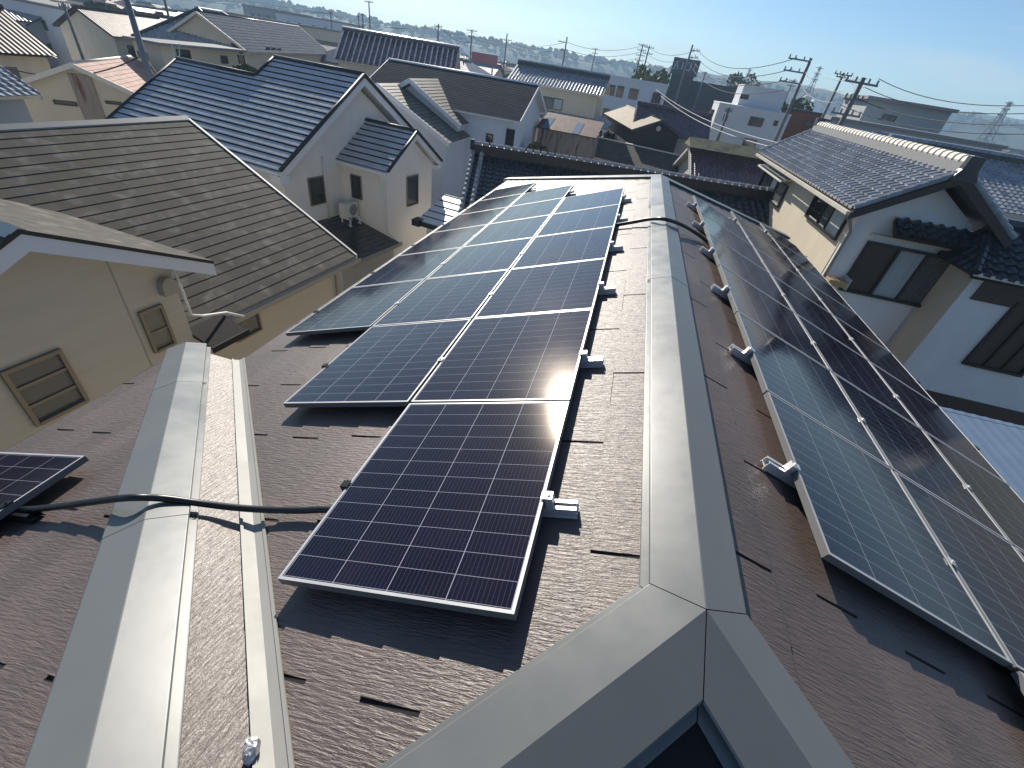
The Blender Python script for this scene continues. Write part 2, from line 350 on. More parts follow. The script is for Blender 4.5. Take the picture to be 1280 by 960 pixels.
def sheet(mb, poly3, kind, mi=0, **k):
    """adds a tiled roof surface over the polygon (first edge = eave)"""
    O,U,V,n=frame_of(poly3); uv=ccw([((Vector(q)-O).dot(U),(Vector(q)-O).dot(V)) for q in poly3])
    u0,u1=min(a for a,b in uv),max(a for a,b in uv); v0,v1=min(b for a,b in uv),max(b for a,b in uv)
    bm=bmesh.new()
    exp=k.get('exp',.24); step=k.get('step',.02); lipm=k.get('lip',0)
    rows=[]; c=math.floor(v0/exp)
    while c*exp<v1+exp:
        b=c*exp
        if kind=='band': rows+=[(b+.0005,0.0,1),(b+.008,step*.8,1),(b+.03,step,0),(b+exp*.55,step*.78,0),(b+exp-.055,step*.66,1),(b+exp-.045,step*.1,1),(b+exp-.001,.0,1)]  # dark zone at each course top: shade between courses painted in
        elif kind=='pan': rows+=[(b+.0005,-.004,1),(b+.006,step,1),(b+exp*.5,step*.6,0),(b+exp*.78,step*.35,1),(b+exp-.001,-.004,1)]
        else: rows+=[(b,0.0,1),(b+.001,step,1),(b+exp-.0005,.0,0)]
        c+=1
    cols=[]
    if kind=='pan':
        wv=k.get('w',.27); amp=k.get('amp',.028); q=math.floor(u0/wv)
        prof=[(0,0),(.12,.55),(.22,.95),(.30,1),(.38,.9),(.5,.42),(.62,.1),(.8,-.06)]
        while q*wv<u1+wv:
            cols+=[(q*wv+a*wv,h*amp) for a,h in prof]; q+=1
    else: cols=[(u0-.01,0),((u0+u1)/2,0),(u1+.01,0)]
    if kind=='band' and k.get('cols',True):
        cols=[]; wv=.33; q=math.floor(u0/wv)
        while q*wv<u1+wv: cols+=[(q*wv,-.004),(q*wv+.012,0),(q*wv+wv-.012,0)]; q+=1
    vs=[[bm.verts.new((a,b,h+g)) for a,h in cols] for b,g,_ in rows]
    for i in range(len(rows)-1):
        for j in range(len(cols)-1):
            f=bm.faces.new((vs[i][j],vs[i][j+1],vs[i+1][j+1],vs[i+1][j]))
            f.material_index = lipm if (rows[i][2]==1 and (rows[i+1][2]==1)) else 0
            f.smooth = kind=='pan'
            if k.get('groove') and j%8 in (4,5,6,7): f.material_index=1  # wave troughs take the darker material: shade between ribs as colour
    clip_to(bm,uv); add_bm(mb,bm,O,U,V,n,mi); bm.free()
def slab(mb, poly3, thick, mi=0, gap=.004):
    O,U,V,n=frame_of(poly3); mb.prism([Vector(q)-n*gap for q in poly3], -n*thick, mi)

def slate_sheet(mb, poly3, yfun, mi=0, exp=.209, ref=0.0, slitw=.016):
    """slates with slots: courses counted from v = ref downwards; slot positions along u given by yfun(course)"""
    O,U,V,n=frame_of(poly3); uv=ccw([((Vector(q)-O).dot(U),(Vector(q)-O).dot(V)) for q in poly3])
    u0,u1=min(a for a,b in uv)-.1,max(a for a,b in uv)+.1; v0,v1=min(b for a,b in uv),max(b for a,b in uv)
    bm=bmesh.new(); c=0; H=.0075; L=.0005
    while True:
        vt=ref-c*exp; vb=vt-exp
        if vt<v0-.01: break
        if vb<v1:
            cuts=sorted(q for q in yfun(c,O,U) if u0<q<u1); e=[u0]
            for q in cuts: e+=[q-slitw/2,q+slitw/2]
            e.append(u1)
            for i in range(0,len(e),2):
                # every second slate is cut a little longer so that butts and shadows step
                parts=[e[i]]; x=e[i]+.3+((c*7)%3)*.0
                while x<e[i+1]-.05: parts.append(x); x+=.3
                parts.append(e[i+1])
                for a,b in zip(parts[:-1],parts[1:]):
                    dv=.004*math.sin(a*37.1+c*5.3)
                    p=[bm.verts.new(q) for q in ((a,vb+dv,H),(b,vb+dv,H),(b,vt,L),(a,vt,L))]; bm.faces.new(p)
                    g=[bm.verts.new(q) for q in ((a,vb+dv,-.002),(b,vb+dv,-.002))]; bm.faces.new((g[0],g[1],p[1],p[0]))
                for a in (e[i],e[i+1]):
                    q=[bm.verts.new(z) for z in ((a,vb,-.002),(a,vt,-.002),(a,vt,L),(a,vb,H))]; bm.faces.new(q)
        c+=1
    clip_to(bm,uv); add_bm(mb,bm,O,U,V,n,mi); bm.free()
    slab(mb,poly3,.05,mi+1,gap=.002)  # near-black base under the slots: their shade put into the colour

# ================================================================== THE NEAR ROOF
TH=.3433; T=math.tan(TH); CO=math.cos(TH); SI=math.sin(TH)
EX=3.48; ZE=-EX*T; YF=-.27; YB=7.5; YJ=1.54; XJ=-4.03
DA=ZE-XJ*T                                     # the widened part of the left slope lies this much higher
N0=(0,YF,0); F0=(0,YB,0); RW=(EX-XJ-EX)        # placeholder span
VV=(-(-.27-YJ+EX+.0)/1.0,0,0)
s_=(YJ-EX-YF)/-2.0                             # where the valley meets the front hip
s_=(-(YJ-EX)+YF)/2.0
VP_=(-s_,YF-s_,-s_*T)
HW=YJ-VP_[1]                                   # half span of the side wing
RX=XJ+HW; R1=(RX,VP_[1],ZE+HW*T)
YS=YF-EX
house=thing('house','house with dark brown slotted slate roof and grey steel ridge caps, carrying the solar panels','house',(0,0,GZ))
def rel(p): return Vector(p)-Vector((0,0,GZ))
def HB(mb,name,mats,smooth=False): return mb.build(name,mats,house,smooth)
polyA=[(-EX,YJ,ZE),(-EX,YB+EX,ZE),F0,N0,VP_]
polyB=[(EX,YB+EX,ZE),(EX,YS,ZE),N0,F0]
polyF=[(EX,YS,ZE),(XJ,YS,ZE),R1,VP_,N0]
polyE=[(XJ,YJ,ZE),(-EX,YJ,ZE),VP_,R1]
polyL=[(XJ,YS,ZE),(XJ,YJ,ZE),R1]
polyK=[(-EX,YB+EX,ZE),(EX,YB+EX,ZE),F0]
def slots(axis,off):
    def f(c,O,U):
        base=(.53 if c%2==0 else 1.13)+off; out=[]
        for j in range(-12,14):
            y=base+1.2*j+.012*math.sin(j*3.3+c*1.7)
            out.append((y-O[axis])*U[axis])
        return out
    return f
def vref(poly,shift=0.):                       # v of the course line nearest the top
    O,U,V,n=frame_of([rel(p) for p in poly]); return max((rel(p)-O).dot(V) for p in poly)+shift
for poly,ax,off in ((polyA,1,0),(polyB,1,.15),(polyF,0,.2),(polyE,0,.4),(polyL,1,-.2),(polyK,0,0)):
    mb=MB(); P=[rel(p) for p in poly]
    slate_sheet(mb,P,slots(ax,off) if poly is not polyE else (lambda c,O,U:[]),0,ref=vref(poly,-.145+.209))
    HB(mb,'roof_slope',[M['slate'],M['slit']])
# walls, soffit, fascia and gutter
mb=MB(); zt=ZE-.22
fp=[(-EX+.5,YS+.5),(EX-.5,YS+.5),(EX-.5,YB+EX-.5),(-EX+.5,YB+EX-.5)]
mb.prism([(x,y,0) for x,y in fp],(0,0,zt-GZ)); mb.prism([(XJ+.5,YS+.51,0),(-EX+.49,YS+.51,0),(-EX+.49,YJ-.5,0),(XJ+.5,YJ-.5,0)],(0,0,zt-GZ-.01))
HB(mb,'wall',[M['cream']])
mb=MB(); ring=[(EX,YS),(EX,YB+EX),(-EX,YB+EX),(-EX,YJ),(XJ,YJ),(XJ,YS)]
for i in range(6):
    a=Vector((*ring[i],ZE-GZ)); b=Vector((*ring[(i+1)%6],ZE-GZ)); d=(b-a).normalized(); nn=Vector((d.y,-d.x,0))
    mb.prism([a-nn*.03-Vector((0,0,.06)),b-nn*.03-Vector((0,0,.06)),b-nn*.03-Vector((0,0,.24)),a-nn*.03-Vector((0,0,.24))],nn*.02,0)
HB(mb,'fascia',[M['gutter']])
mb=MB(); mb.prism([(EX-.06,YS+.06,0),(EX-.06,YB+EX-.06,0),(-EX+.06,YB+EX-.06,0),(-EX+.06,YJ-.06,0),(XJ+.06,YJ-.06,0),(XJ+.06,YS+.06,0)],(0,0,.012))
o=HB(mb,'soffit',[M['offwhite']]); o.location=(0,0,ZE-.235-GZ)

def capping(name, P0, P1, ca, cb, w=.15, h=.045, ext0=0, ext1=0, cuts=()):
    """bent steel cap over a ridge or hip: ca, cb = unit vectors down each side (in the slopes, square to the line), na, nb their normals"""
    P0=Vector(P0); P1=Vector(P1); d=(P1-P0).normalized(); P0=P0-d*ext0; P1=P1+d*ext1
    ca=Vector(ca); cb=Vector(cb); na=ca.cross(d); na=na if na.z>0 else -na; nb=cb.cross(d); nb=nb if nb.z>0 else -nb
    upz=(na+nb)/(1+na.dot(nb))
    def prof(t):
        return [ca*(w+.03)+na*.008, ca*(w+.028)+na*.0105, ca*(w-.02)+na*.0105, ca*w+na*(h-.006), ca*(w-.006)+na*h,
                upz*h, cb*(w-.006)+nb*h, cb*w+nb*(h-.006), cb*(w-.02)+nb*.0105, cb*(w+.028)+nb*.0105, cb*(w+.03)+nb*.008]
    bm=bmesh.new(); L=(P1-P0).length; pr=prof(0)
    r=[[bm.verts.new(rel(q+o)) for o in pr] for q in (P0,P1)]
    for j in range(len(pr)-1): bm.faces.new((r[0][j],r[0][j+1],r[1][j+1],r[1][j]))
    bm.faces.new(r[0][::-1]); bm.faces.new(r[1])
    for cut in cuts:
        if True:
            g=bm.verts[:]+bm.edges[:]+bm.faces[:]
            res=bmesh.ops.bisect_plane(bm,geom=g,dist=1e-5,plane_co=rel(cut[0]),plane_no=Vector(cut[1]),clear_outer=True)
            ee=[x for x in res['geom_cut'] if isinstance(x,bmesh.types.BMEdge)]
            try: bmesh.ops.edgeloop_fill(bm,edges=ee)
            except Exception: pass
    bmesh.ops.recalc_face_normals(bm,faces=bm.faces)
    mb=MB(); bm.verts.ensure_lookup_table()
    for i,v in enumerate(bm.verts): v.index=i
    mb.mesh([v.co.copy() for v in bm.verts],[tuple(q.index for q in f.verts) for f in bm.faces]); bm.free()
    o=HB(mb,name,[M['cap']])
    bv=o.modifiers.new('bevel','BEVEL'); bv.width=.004; bv.segments=2; bv.limit_method='ANGLE'; bv.angle_limit=R(25)
    return o
dA=Vector((-CO,0,-SI)); dB=Vector((CO,0,-SI)); dF=Vector((0,-CO,-SI)); dE=Vector((0,CO,-SI))
def inplane(P0,P1,down):                       # unit vector in the slope square to the line
    d=(Vector(P1)-Vector(P0)).normalized(); q=down-d*down.dot(d); return q.normalized()
def cap2(name,P0,P1,da,db,**k): return capping(name,P0,P1,inplane(P0,P1,da),inplane(P0,P1,db),**k)
q2=math.sqrt(.5)
def bis(P,own,others,gap=.0015):
    out=[]
    for o in others:
        n=(Vector(o).normalized()-Vector(own).normalized()); n.z=0; n.normalize(); out.append((Vector(P)-n*gap,n))
    return out
RD,LD,QD=(0,1,0),(-1,-1,0),(1,-1,0)
cap2('ridge_cap',N0,F0,dA,dB,ext0=.3,ext1=.3,cuts=bis(N0,RD,(LD,QD))+bis(F0,(0,-1,0),((-1,1,0),(1,1,0))))
cap2('hip_cap',N0,VP_,dA,dF,ext0=.4,ext1=.12,cuts=bis(N0,LD,(RD,QD)))
cap2('hip_cap',N0,(EX,YS,ZE),dF,dB,ext0=.4,cuts=bis(N0,QD,(RD,LD)))
cap2('hip_cap',R1,(XJ,YJ,ZE),dE,dA,ext1=.03,ext0=.3,cuts=bis(R1,(-1,1,0),((-1,-1,0),)))
cap2('hip_cap',R1,(XJ,YS,ZE),dA,dF,ext1=.03,ext0=.3,cuts=bis(R1,(-1,-1,0),((-1,1,0),)))
cap2('hip_cap',F0,(-EX,YB+EX,ZE),dA,dE,ext1=.03,ext0=.3,cuts=bis(F0,(-1,1,0),((0,-1,0),(1,1,0))))
cap2('hip_cap',F0,(EX,YB+EX,ZE),dB,dE,ext1=.03,ext0=.3,cuts=bis(F0,(1,1,0),((0,-1,0),(-1,1,0))))
def lap(P0,P1,da,db,t,name='cap_lap'):
    P0=Vector(P0); P1=Vector(P1); a=P0+(P1-P0)*t; d=(P1-P0).normalized()
    return cap2(name,a,a+d*.09,da,db,w=.1512,h=.0468)
for t in (.36,.71): lap(N0,F0,dA,dB,t)
lap(N0,(EX,YS,ZE),dF,dB,.36)
for t in (.30,.74): lap(R1,(XJ,YJ,ZE),dE,dA,t)
# valley lining between side wing and main slope
mb=MB(); a=Vector((-EX,YJ,ZE)); b=Vector(VP_); d=(b-a).normalized(); vE=-inplane(a,b,dE); vA=-inplane(a,b,dA)
nE=Vector((0,SI,CO)); nA=Vector((-SI,0,CO)); a=a-d*.04; b=b+d*.1
for (vv,nn,wd,lip) in ((vE,nE,.045,.012),(vA,nA,.040,.008)):
    P=[rel(a+nn*.011),rel(b+nn*.011),rel(b+vv*wd+nn*.011),rel(a+vv*wd+nn*.011)]
    mb.prism(P,nn*.0025)
    P=[rel(a+vv*wd+nn*.011),rel(b+vv*wd+nn*.011),rel(b+vv*(wd+.012)+nn*.011),rel(a+vv*(wd+.012)+nn*.011)]
    mb.prism(P,nn*lip)
HB(mb,'valley_flashing',[M['valley']])
# starter edge strip along the side-wing eave
mb=MB()
for (p,q,dn) in (((XJ,YJ,ZE),(-EX,YJ,ZE),dE),((XJ,YS,ZE),(XJ,YJ,ZE),dA),((-EX,YJ,ZE),(-EX,YB+EX,ZE),dA)):
    p=Vector(p); q=Vector(q); nn=Vector((-dn.x,-dn.y,0)).normalized()*-1
    mb.prism([rel(p)+nn*.0,rel(q)+nn*.0,rel(q)+nn*.0-Vector((0,0,.05)),rel(p)+nn*.0-Vector((0,0,.05))],nn*.012)
HB(mb,'eave_trim',[M['slit']])
foil_c=None

# ================================================================== SOLAR PANELS
PW,PL,PP,PH=.944,1.134,1.15,.0978
V0A,Y0A=.5431,-.399; V0B,Y0B=.5847,.2306; CP=PW+.02
def panel_proto():
    root=thing('solar_panel','x','solar panel')
    fr=MB(); t=.035; l=.012
    for s in (-1,1):
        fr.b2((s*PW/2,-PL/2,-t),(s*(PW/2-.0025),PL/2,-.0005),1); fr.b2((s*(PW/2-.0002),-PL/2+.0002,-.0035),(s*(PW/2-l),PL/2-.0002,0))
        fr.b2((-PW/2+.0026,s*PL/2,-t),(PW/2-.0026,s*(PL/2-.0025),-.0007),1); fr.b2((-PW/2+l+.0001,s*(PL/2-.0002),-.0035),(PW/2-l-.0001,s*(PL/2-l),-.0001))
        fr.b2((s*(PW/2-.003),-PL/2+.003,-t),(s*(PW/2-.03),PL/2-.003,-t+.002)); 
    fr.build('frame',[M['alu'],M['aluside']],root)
    g=MB(); x,y=PW/2-l-.0003,PL/2-l-.0003
    g.face([(-x,-y,-.0025),(x,-y,-.0025),(x,y,-.0025),(-x,y,-.0025)],0,[(0,0),(2*x,0),(2*x,2*y),(0,2*y)])
    o=g.build('glass',[M['cells']],root)
    g=MB(); x+=.008; y+=.008
    g.b2((-x,-y,-.0075),(x,y,-.0045)); g.b2((-.06,-.09,-.024),(.06,.0,-.008))
    g.build('back_sheet',[M['backsheet']],root)
    return root
def copy_thing(root):
    c=root.copy(); col.objects.link(c)
    for ch in root.children:
        k=ch.copy(); col.objects.link(k); k.parent=c
        for g in ch.children:
            q=g.copy(); col.objects.link(q); q.parent=k
    return c
proto=panel_proto(); used=[False]
ORD=['nearest','second','third','fourth','fifth','sixth','seventh','eighth','ninth','farthest']
def place_panel(side,c,r,label,group,frac=None):
    o=proto if not used[0] else copy_thing(proto); used[0]=True
    v=(V0A if side=='A' else V0B)+c*CP+PW/2; y=(Y0A if side=='A' else Y0B)+r*PP+PL/2
    if side=='A': o.location=(-v*CO-PH*SI,y,-v*SI+PH*CO); o.rotation_euler=(0,-TH,0)
    elif side=='B': o.location=(v*CO+PH*SI,y,-v*SI+PH*CO); o.rotation_euler=(0,TH,0)
    o['label']=label; o['group']=group; return o
colname=['column beside the ridge','middle column','column along the eave']
def ordn(i,n): return 'farthest' if i==n-1 else ORD[i]
RA=[(0,0,6),(1,1,7),(2,2,8)]
for c,r0,r1 in RA:
    for r in range(r0,r1):
        place_panel('A',c,r,'%s panel of the %s on the left, sunlit roof slope'%(ordn(r-r0,r1-r0),colname[c]),'solar panels on the left roof slope')
RB=[(0,0,6),(1,-1,7),(2,-2,8)]
for c,r0,r1 in RB:
    for r in range(r0,r1):
        place_panel('B',c,r,'%s panel of the %s on the right roof slope'%(ordn(r-r0,r1-r0),colname[c]),'solar panels on the right roof slope')
# the pair on the widened left slope
for i in (0,1):
    o=copy_thing(proto); pc=Vector((-3.02,.015,-.80))
    yy=.015-PL/2-i*PP
    xx=-3.02-PW/2*CO
    o.location=(xx-.0,yy,xx*T+DA+PH/CO); o.rotation_euler=(0,-TH,0)
    o['label']=['dark solar panel left of the side hip cap, cut by the left picture edge','nearer solar panel left of the side hip cap, out toward the eave'][i]; o['group']='solar panels on the side wing'

# rails with clamps
def rail(side,y,va,vb,label,group,two=True,edges=(),zoff=0.,clampcols=()):
    """extruded channel running down the slope under the panels; va = uphill end, vb = downhill end"""
    sg=-1 if side=='A' else 1; n=Vector((sg*SI,0,CO)); d=Vector((sg*CO,0,-SI))
    O=d*va+n*.012+Vector((0,y,zoff)); root=thing('mounting_rail',label,'rail',O,0,group,(0,TH if sg>0 else math.pi-0,0))
    # local frame: x down the slope, y along the ridge, z off the roof
    X=d; Z=n; Y=Z.cross(X); root.rotation_euler=Matrix((X,Y,Z)).transposed().to_euler()
    L=vb-va; mb=MB()
    for k in (-.024,.024):
        mb.b2((0,k-.0015,0),(L,k+.0015,.046))
    mb.b2((.0,-.0224,.010),(L,.0224,.013)); mb.b2((0,-.03,0),(L,-.0256,.003)); mb.b2((0,.0256,0),(L,.03,.003))
    for k in (-1,1): mb.b2((0,k*.0224,.043),(L,k*.009,.046))
    mb.build('channel',[M['alub']],root)
    for e,kind in edges:
        cb=MB(); x=e-va
        if kind=='end':
            cb.b2((x-.034,-.02,.047),(x-.003,.02,.091)); cb.b2((x-.034,-.02,.0912),(x+.011,.02,.0945)); cb.tube([(x-.018,0,.094),(x-.018,0,.1015)],.0065,6)
            cb.build('end_clamp',[M['alub']],root)
        elif kind=='low':
            cb.b2((x+.003,-.02,.047),(x+.03,.02,.091)); cb.b2((x-.011,-.02,.0912),(x+.03,.02,.0945))
            cb.build('end_clamp',[M['blackclamp']],root)
        else:
            cb.b2((x-.018,-.02,.0912),(x+.018,.02,.0945)); cb.tube([(x,0,.094),(x,0,.1015)],.0065,6)
            cb.build('mid_clamp',[M['alub']],root)
    return root
for r in range(0,8):
    cs=[c for c,r0,r1 in RA if r0<=r<r1]; va=V0A+cs[0]*CP-.125; vb=V0A+cs[-1]*CP+PW+.04
    ed=[(V0A+cs[0]*CP,'end')]+[(V0A+c*CP-.01,'mid') for c in cs[1:]]+[(V0A+cs[-1]*CP+PW,'low')]
    rail('A',Y0A+r*PP+.42*PP,va,vb,'%s aluminium rail under the panels of the left roof slope'%ordn(r,8),'rails under the left panels',edges=ed)
for r in range(-2,8):
    cs=[c for c,r0,r1 in RB if r0<=r<r1]; va=V0B+cs[0]*CP-.125; vb=V0B+cs[-1]*CP+PW+.04
    ed=[(V0B+cs[0]*CP,'end')]+[(V0B+c*CP-.01,'mid') for c in cs[1:]]+[(V0B+cs[-1]*CP+PW,'low')]
    rail('B',Y0B+r*PP+.42*PP,va,vb,'%s aluminium rail under the panels of the right roof slope'%ordn(r+2,10),'rails under the right panels',edges=ed)
rr=rail('A',-.34,3.04,3.9,'aluminium rail end with clamp under the panel at the left picture edge','rails under the side wing panels',edges=[(3.02/CO,'end')],zoff=DA)

for _c in rr.children: _c.data.materials[0]=M['blackclamp']
# conduits
def conduit(pts,rad,label):
    P=[Vector(p) for p in pts]; out=[]
    for i in range(len(P)-1):
        p0=P[max(i-1,0)]; p1=P[i]; p2=P[i+1]; p3=P[min(i+2,len(P)-1)]
        for k in range(8):
            t=k/8; out.append(.5*((2*p1)+(p2-p0)*t+(2*p0-5*p1+4*p2-p3)*t*t+(3*p1-p0-3*p2+p3)*t**3))
    out.append(P[-1]); mb=MB(); mb.tube(out,rad,12); o=mb.build('cable_conduit',[M['rubber']],None,True); tag(o,label,'cable'); return o
def onA(px,py,h=0.,dz=0.): return hitplane(px,py,Vector((0,0,dz))+Vector((-SI,0,CO))*h,Vector((-SI,0,CO)))
def onB(px,py,h=0.): return hitplane(px,py,Vector((SI,0,CO))*h,Vector((SI,0,CO)))
def onE(px,py,h=0.): return hitplane(px,py,Vector((XJ,YJ,ZE))+Vector((0,SI,CO))*h,Vector((0,SI,CO)))
conduit([onA(-5,634,.05,DA),onA(30,637,.05,DA),onA(75,633,.06,DA),onA(125,626,.085,DA),onE(165,622,.085),onE(205,623,.066),onE(250,629,.05),onE(290,634,.06),onA(330,637,.06),onA(375,638,.045),onA(405,637,.05),onA(450,640,.045)],.0165,'black cable conduit arching over the side hip cap to the near panel')
conduit([onA(760,283,.05),onA(778,280,.05),onA(795,277,.06),onA(812,274,.075),hitplane(830,274,Vector((0,0,.085)),Vector((0,0,1))),onB(850,280,.085),onB(868,290,.06),onB(884,302,.05),onB(900,318,.045)],.020,'black cable conduit crossing the main ridge between the two arrays')

# crumpled foil scrap on the valley
bm=bmesh.new(); bmesh.ops.create_icosphere(bm,subdivisions=2,radius=.03)
rf=random.Random(4)
for v in bm.verts:
    k=.78+.42*rf.random(); v.co=Vector((v.co.x*k*.7,v.co.y*k*1.15,v.co.z*k*.75))
me=bpy.data.meshes.new('foil_scrap'); bm.to_mesh(me); bm.free(); me.materials.append(M['foil'])
fo=bpy.data.objects.new('foil_scrap',me); col.objects.link(fo); fo.location=onA(314,936,.055); fo.rotation_euler=(.2,.1,.5)
tag(fo,'crumpled silver foil scrap lying on the pale valley flashing','scrap')
# ================================================================== NEIGHBOURING HOUSES
class House:
    """a house with its own axes: x, y horizontal, z = world height; pixels can be dropped on its planes"""
    def __init__(s,name,label,cat,o,rz,group=None):
        s.o=Vector((o[0],o[1],0)); s.rz=R(rz); s.e=thing(name,label,cat,(o[0],o[1],GZ),s.rz,group)
        s.c=math.cos(s.rz); s.s=math.sin(s.rz)
    def loc(s,p): d=Vector(p)-s.o; return Vector((d.x*s.c+d.y*s.s,-d.x*s.s+d.y*s.c,d.z))
    def hit(s,px,py,ax,val):
        X=Vector((s.c,s.s,0)); Y=Vector((-s.s,s.c,0)); n=(X,Y,Vector((0,0,1)))[ax]
        return s.loc(hitplane(px,py,s.o+n*val,n))
    def hitp(s,px,py,p0,n):                    # plane given in house axes
        X=Vector((s.c,s.s,0)); Y=Vector((-s.s,s.c,0)); w=lambda v:X*v[0]+Y*v[1]+Vector((0,0,v[2]))
        return s.loc(hitplane(px,py,s.o+w(p0),w(n)))
    def part(s,mb,name,mats,parent=None,smooth=False,label=None,fix=False):
        mb.v=[(x,y,z-GZ) for x,y,z in mb.v]
        o=mb.build(name,mats,parent or s.e,smooth,fix)
        if label: o['label']=label
        return o
    # ---- windows: face = 'x+','x-','y+','y-', plane value, centre (along, z), size
    def window(s,face,val,a,z,wd,ht,frame='darkframe',glass='glass',fw=.05,mull=(),rails=(),panes=None,depth=.05,name='window'):
        ax=0 if face[0]=='x' else 1; sg=1 if face[1]=='+' else -1
        def P(al,out,zz):
            p=[0,0,zz]; p[ax]=val+sg*out; p[1-ax]=al; return p
        def bx(mb,a0,a1,z0,z1,o0,o1,m=0): mb.b2([min(i,j) for i,j in zip(P(a0,o0,z0),P(a1,o1,z1))],[max(i,j) for i,j in zip(P(a0,o0,z0),P(a1,o1,z1))],m)
        f=MB(); h=ht/2; k=wd/2
        bx(f,a-k,a-k+fw,z-h,z+h,-.02,depth); bx(f,a+k-fw,a+k,z-h,z+h,-.02,depth)
        bx(f,a-k+fw,a+k-fw,z+h-fw,z+h,-.02,depth); bx(f,a-k+fw,a+k-fw,z-h,z-h+fw,-.02,depth+.015)
        for m in mull: bx(f,a+m*k-fw*.4,a+m*k+fw*.4,z-h+fw,z+h-fw,-.02,depth*.8)
        for m in rails: bx(f,a-k+fw,a+k-fw,z+m*h-fw*.4,z+m*h+fw*.4,-.02,depth*.7)
        fr=s.part(f,name,[M[frame]])
        e=[-1]+list(mull)+[1]; panes=panes or [glass]*(len(e)-1)
        for i,pm in enumerate(panes):
            g=MB(); bx(g,a+e[i]*k+fw*.4,a+e[i+1]*k-fw*.4,z-h+fw*.5,z+h-fw*.5,-.015,.012)
            s.part(g,'pane' if pm not in('curtain','blind','brownpanel') else pm if pm!='brownpanel' else 'shutter',[M[pm]],fr)
        return fr
    def winpx(s,face,val,pts,**k):
        ax=0 if face[0]=='x' else 1; q=[s.hit(x,y,ax,val) for x,y in pts]; al=[p[1-ax] for p in q]; zz=[p[2] for p in q]
        # four corners given clockwise from top left
        a0=(al[0]+al[3])/2; a1=(al[1]+al[2])/2; z1=(zz[0]+zz[1])/2; z0=(zz[2]+zz[3])/2
        return s.window(face,val,(a0+a1)/2,(z0+z1)/2,abs(a1-a0),abs(z1-z0),**k)
    def gable_walls(s,x0,x1,y0,y1,ze,zr,ridge='y',wallm='cream',yr=None,name='wall'):
        """walls as one closed prism; ridge along x or y"""
        mb=MB(); z0=GZ-.02
        if ridge=='x': c=(y0+y1)/2 if yr is None else yr; mb.prism([(x0,y0,z0),(x0,y1,z0),(x0,y1,ze),(x0,c,zr),(x0,y0,ze)],(x1-x0,0,0))
        else: c=(x0+x1)/2 if yr is None else yr; mb.prism([(x0,y0,z0),(x1,y0,z0),(x1,y0,ze),(c,y0,zr),(x0,y0,ze)],(0,y1-y0,0))
        return s.part(mb,name,[M[wallm]])
    def roof(s,poly,kind,mats,thick=.1,name='roof',label=None,**k):
        mb=MB(); sheet(mb,poly,kind,0,**k); slab(mb,poly,thick,2)
        return s.part(mb,name,mats,label=label)
    def board(s,a,b,h,t,nrm,mat_='white',name='bargeboard'):
        """sloping board from a to b, hanging h below that line, t thick along nrm"""
        a=Vector(a); b=Vector(b); mb=MB(); dn=Vector((0,0,-h)); mb.prism([a,b,b+dn,a+dn],Vector(nrm)*t); return s.part(mb,name,[M[mat_]])
    def tubep(s,pts,r,mat_,name,n=8):
        mb=MB(); mb.tube(pts,r,n); return s.part(mb,name,[M[mat_]],smooth=True)
def ridge_tiles(h,a,b,mat_,r=.11,hgt=.14,cap_=None,seg=.3,base='kawara'):
    """stacked ridge: a straight plinth with round cap tiles"""
    a=Vector(a); b=Vector(b); d=(b-a); L=d.length; d.normalize(); sd=Vector((-d.y,d.x,0)).normalized(); up=sd.cross(d)*-1
    if up.z<0: up=-up
    mb=MB(); mb.prism([a-sd*r*.8-up*.06,a+sd*r*.8-up*.06,a+sd*r*.8+up*hgt,a-sd*r*.8+up*hgt],d*L,0)
    n=max(1,int(L/seg))
    for i in range(n):
        p=a+d*(L*i/n); q=a+d*(L*(i+1)/n-.012); ring=[]
        for P,rr in ((p,r*1.12),(q,r)):
            ring.append([P+up*(hgt-.01)+sd*math.cos(t*math.pi/6)*rr+up*math.sin(t*math.pi/6)*rr for t in range(7)])
        V=ring[0]+ring[1]; mb.mesh(V,[(j,j+1,8+j,7+j) for j in range(6)]+[tuple(range(6,-1,-1)),tuple(range(7,14))],1)
    return h.part(mb,'ridge_tiles',[M[base],M[mat_]])

# ---------------------------------------------------------------- beige house with the brown slate roof (left)
p1=onz(445,320,-3.0)
h=House('house','beige house with weathered brown slate roof and pale gable, left of the solar roof','house',p1,-5.2)
ze=-3.0; rx,rz_=-4.39,-.82; YN=-11.0
h.roof([(0,YN,ze),(0,0,ze),(rx,0,rz_),(rx,YN,rz_)],'slate',[M['n1roof'],M['n1lip'],M['gutter']],exp=.21,step=.009,lip=1)
h.roof([(2*rx,0,ze),(2*rx,YN,ze),(rx,YN,rz_),(rx,0,rz_)],'slate',[M['n1roof'],M['n1lip'],M['gutter']],exp=.30,step=.02,lip=1)
mb=MB(); mb.prism([(rx-.09,YN,rz_-.02),(rx,YN,rz_+.05),(rx+.09,YN,rz_-.02),(rx+.09,YN,rz_-.06),(rx,YN,rz_+.01),(rx-.09,YN,rz_-.06)],(0,-YN+.04,0)); h.part(mb,'ridge_cap',[M['gutter']])
for sg in (1,-1):
    a=Vector((0 if sg>0 else 2*rx,.0,ze-.02)); b=Vector((rx,.0,rz_+.05-.02)); mb=MB(); mb.prism([a+Vector((0,0,.045)),b+Vector((0,0,.0)),b-Vector((0,0,.16)),a-Vector((0,0,.13))],(0,.05,0)); h.part(mb,'verge_board',[M['offwhite']])
xw=-.42
h.gable_walls(2*rx+.42,xw,YN+.4,-.4,ze-.0,rz_-.25,'y','beige')
